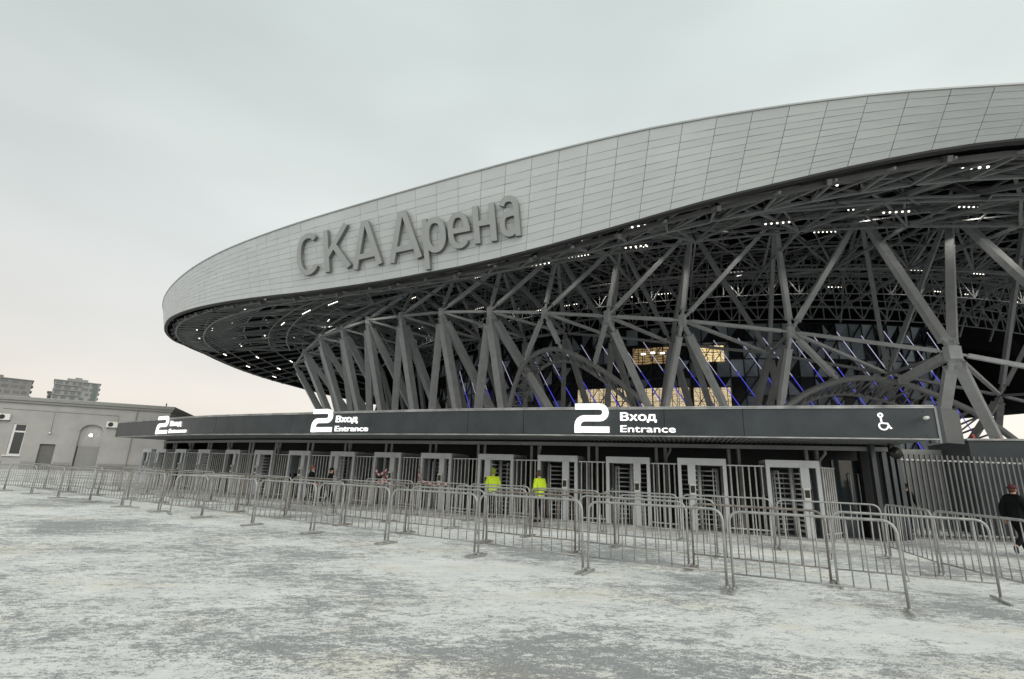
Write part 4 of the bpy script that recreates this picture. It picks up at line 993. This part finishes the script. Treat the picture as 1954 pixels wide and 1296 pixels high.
t3, P, bx, L = tower('low brown block seen between the two far towers', (-310, 335), (-300, 344), 16, 43.0, 13, 'towerb')

# ------------------------------------------------------------------ people
def skin_obj(name, pts, edges, m, parent, root=0, sub=2):
    me = bpy.data.meshes.new(name); me.from_pydata([p[0] for p in pts], edges, []); me.update(); me.materials.append(m)
    o = bpy.data.objects.new(name, me); COL.objects.link(o); o.parent = parent
    o.modifiers.new('skin', 'SKIN'); me.skin_vertices if me.skin_vertices else None
    if not me.skin_vertices:
        bm = bmesh.new(); bm.from_mesh(me); bm.verts.layers.skin.verify(); bm.to_mesh(me); bm.free()
    for i, p in enumerate(pts):
        sv = me.skin_vertices[0].data[i]; rr = p[1]; sv.radius = rr if isinstance(rr, tuple) else (rr, rr); sv.use_root = (i == root); sv.use_loose = False
    o.modifiers['skin'].use_smooth_shade = True
    s_ = o.modifiers.new('sub', 'SUBSURF'); s_.levels = s_.render_levels = sub
    return o
def person(label, loc, rz, H, pose, jacket, trous, hat, opts=()):
    """local frame: facing +y, x to the figure's right; pose gives joint positions as fractions of the height"""
    t_ = thing('person', label, 'person', loc, None, rz, world=False); t_.scale = (H, H, H)
    J = dict(pelvis=(0, 0, .52), chest=(0, .0, .73), neck=(0, .005, .845), head=(0, .02, .925),
             shL=(-.105, 0, .80), shR=(.105, 0, .80), elL=(-.135, -.015, .635), elR=(.135, -.015, .635), waL=(-.125, .05, .50), waR=(.125, .05, .50),
             hipL=(-.05, 0, .50), hipR=(.05, 0, .50), knL=(-.055, .012, .275), knR=(.055, .012, .275), anL=(-.06, -.01, .045), anR=(.06, -.01, .045), toL=(-.07, .085, .018), toR=(.07, .085, .018))
    J.update(pose); V_ = {k_: Vector(v) for k_, v in J.items()}
    lean = V_['chest'] - V_['pelvis']
    # body: one continuous surface, with neck, head and five-fingered hands
    pts = [(V_['pelvis'], .06), (V_['chest'], (.075, .05)), (V_['neck'], .028), (V_['head'] - Vector((0, 0, .035)), .036), (V_['head'] + Vector((0, .004, .01)), (.043, .048)), (V_['head'] + Vector((0, -.004, .045)), .034)]
    ed = [(0, 1), (1, 2), (2, 3), (3, 4), (4, 5)]
    def add(p, r_, fr): pts.append((p, r_)); ed.append((fr, len(pts) - 1)); return len(pts) - 1
    for S in 'LR':
        a = add(V_['sh' + S], .03, 1); e = add(V_['el' + S], .024, a); w_ = add(V_['wa' + S], .016, e)
        d = (V_['wa' + S] - V_['el' + S]).normalized(); sx = -1 if S == 'L' else 1
        palm = add(V_['wa' + S] + d * .03, (.012, .022), w_)
        side = Vector((0, 1, 0)) - d * d.y
        side = side.normalized() if side.length > .1 else Vector((0, 0, 1))
        for f_, ln in ((-1.5, .026), (-.5, .032), (.5, .034), (1.5, .030)):
            b1 = add(V_['wa' + S] + d * .048 + side * f_ * .0085, .0052, palm); b2 = add(V_['wa' + S] + d * (.048 + ln * .6) + side * f_ * .0095 - Vector((sx * .004, 0, 0)), .0048, b1); add(V_['wa' + S] + d * (.048 + ln) + side * f_ * .0095 - Vector((sx * .011, 0, 0)), .004, b2)
        t1_ = add(V_['wa' + S] + d * .03 + side * .024, .0055, palm); add(V_['wa' + S] + d * .05 + side * .031, .0048, t1_)
        h_ = add(V_['hip' + S], .045, 0); kk = add(V_['kn' + S], .03, h_); an = add(V_['an' + S], .02, kk); add(V_['to' + S], .018, an)
    skin_obj('body', pts, ed, MT['skin'], t_, 0, 1)
    # face
    hd = V_['head']; fc = MB()
    fc.ball(hd + Vector((0, .047, -.008)), .010, 6, 5, (.7, 1, 1.3))
    for sx in (-1, 1): fc.ball(hd + Vector((sx * .045, -.004, 0)), .012, 6, 5, (.45, .8, 1.2))
    fc.build('nose_and_ears', MT['skin']).parent = t_
    ey = MB()
    for sx in (-1, 1): ey.ball(hd + Vector((sx * .017, .041, .008)), .0055, 6, 5)
    ey.ball(hd + Vector((0, .041, -.030)), .010, 6, 5, (1.3, .4, .3)); ey.build('eyes_and_mouth', MT['hair']).parent = t_
    # clothing
    ht = .43 if 'long' in opts else .475
    pj = [(V_['pelvis'] + Vector((0, 0, ht - .52)), (.088, .072)), (V_['pelvis'].lerp(V_['chest'], .45), (.088, .07)), (V_['chest'], (.098, .07)), (V_['neck'] - Vector((0, 0, .025)), (.05, .046)), (V_['neck'] + Vector((0, 0, .012)), .038)]
    ej = [(0, 1), (1, 2), (2, 3), (3, 4)]
    for S in 'LR':
        pj.append((V_['sh' + S] * .96 + V_['chest'] * .04, (.046, .05))); ej.append((2, len(pj) - 1)); a = len(pj) - 1
        pj.append((V_['el' + S], .037)); ej.append((a, a + 1)); pj.append((V_['wa' + S].lerp(V_['el' + S], .06), .031)); ej.append((a + 1, a + 2))
    if 'padded' in opts: pj = [(p, (r_[0] * 1.18, r_[1] * 1.22) if isinstance(r_, tuple) else r_ * 1.15) for p, r_ in pj]
    if 'parka' in opts: pj = [(p, (r_[0] * 1.32, r_[1] * 1.35) if isinstance(r_, tuple) else r_ * 1.3) for p, r_ in pj]
    skin_obj('jacket', pj, ej, MT[jacket], t_, 1, 2)
    pt = [(V_['pelvis'] - Vector((0, 0, .01)), (.078, .062))]; et = []
    for S in 'LR':
        pt.append((V_['hip' + S] - Vector((0, 0, .03)), .052)); et.append((0, len(pt) - 1)); a = len(pt) - 1
        pt.append((V_['kn' + S], .040)); et.append((a, a + 1)); pt.append((V_['an' + S] + (V_['kn' + S] - V_['an' + S]) * .12, .034)); et.append((a + 1, a + 2))
    skin_obj('trousers', pt, et, MT[trous], t_, 0, 2)
    for S in 'LR':
        a = V_['an' + S]; b = V_['to' + S]; skin_obj('boot', [(a + (V_['kn' + S] - a) * .12, .03), (a + (b - a) * .02 - Vector((0, 0, .005)), .030), (b.lerp(a, .35), (.026, .024)), (b, (.024, .018))], [(0, 1), (1, 2), (2, 3)], MT['boots'], t_, 0, 1)
    if hat:
        hm, style = hat
        k = MB(); c = hd + Vector((0, -.006, .028))
        if style == 'beanie': k.ball(c, .058, 12, 8, (.92, 1.03, .80)); k.tube([c + Vector((.054 * math.cos(R(q)), .058 * math.sin(R(q)) , -.008)) for q in range(0, 360, 24)], .010, 6, True)
        elif style == 'hood': k.ball(c + Vector((0, -.008, -.008)), .064, 12, 8, (.95, .95, 1.1)); k.tube([hd + Vector((.048 * math.cos(R(q)), .03 + .012 * math.sin(R(q)), -.004 + .058 * math.sin(R(q)))) for q in range(0, 360, 24)], .011, 6, True)
        else: k.ball(c + Vector((0, 0, -.004)), .066, 12, 8, (.95, 1.0, .85)); k.ball(c + Vector((-.05, -.005, -.03)), .03, 8, 6, (.6, .9, 1.2)); k.ball(c + Vector((.05, -.005, -.03)), .03, 8, 6, (.6, .9, 1.2))
        k.build('hat', MT[hm]).parent = t_
    k = MB(); c = hd + Vector((0, -.016, .0)); k.ball(c, .050, 10, 8, (.95, .95, 1.0)); 
    if 'longhair' in opts: k.ball(hd + Vector((0, -.03, -.045)), .046, 10, 8, (1.15, .7, 1.3))
    k.build('hair', MT['hair']).parent = t_
    if 'bands' in opts:
        k = MB()
        for zf in (.50, .555):
            c = V_['pelvis'].lerp(V_['chest'], max(0, (zf - .52) / .21)); c = Vector((c.x, c.y, zf))
            k.tube([c + Vector((.108 * math.cos(R(q)), .092 * math.sin(R(q)), 0)) for q in range(0, 360, 20)], .0085, 6, True)
        k.build('reflective_band', MT['reflect']).parent = t_
    if 'fur' in opts:
        k = MB(); c = V_['neck'] - Vector((0, .006, .022)); k.tube([c + Vector((.056 * math.cos(R(q)), .056 * math.sin(R(q)), .012 * math.sin(R(q * 2)))) for q in range(0, 360, 24)], .024, 8, True); k.build('fur_collar', MT['greyfur']).parent = t_
    return t_
WALK = dict(knL=(-.05, .10, .285), anL=(-.055, .115, .05), toL=(-.06, .20, .03), knR=(.05, .02, .28), anR=(.055, -.13, .10), toR=(.06, -.06, .028), elL=(-.13, -.06, .645), waL=(-.12, -.06, .51), elR=(.13, .035, .64), waR=(.12, .13, .55))
person('guard seen from behind in yellow jacket and olive green hat', (-.52, 19.2, 0), R(4), 1.76, dict(waL=(-.06, .12, .58), waR=(.06, .12, .58), elL=(-.14, .0, .64), elR=(.14, .0, .64)), 'hivis', 'navy', ('hood', 'hood'), ('bands', 'padded'))
person('guard in yellow jacket and brown fur hat turned to the left', (1.14, 18.15, 0), R(38), 1.75, dict(head=(0, .03, .92), waL=(-.06, .14, .60), waR=(.07, .13, .57)), 'hivis', 'navy', ('brownhat', 'ushanka'), ('bands', 'padded'))
person('woman in dark coat with ginger hat and grey fur collar walking right', (-8.3, 21.95, 0), R(-78), 1.66, WALK, 'blackc', 'blackc', ('knit', 'beanie'), ('fur', 'longhair', 'long', 'padded'))
person('person in black clothes and black hat walking right just behind the woman', (-7.35, 21.55, 0), R(-80), 1.58, WALK, 'blackc', 'navy', ('blackc', 'beanie'), ('padded', 'long'))
person('man in black jacket and burgundy knit hat striding out at the right edge', (13.35, 13.65, 0), R(-82), 1.80, dict(WALK, anR=(.055, -.20, .13), toR=(.06, -.19, .045), knR=(.05, -.03, .28), head=(0, .03, .922)), 'blackc', 'blackc', ('burg', 'beanie'), ('parka', 'long'))
person('person in dark blue clothes walking behind the upright fence bars', (14.35, 18.6, 0), R(-70), 1.74, WALK, 'navy', 'navy', ('blackc', 'beanie'), ())
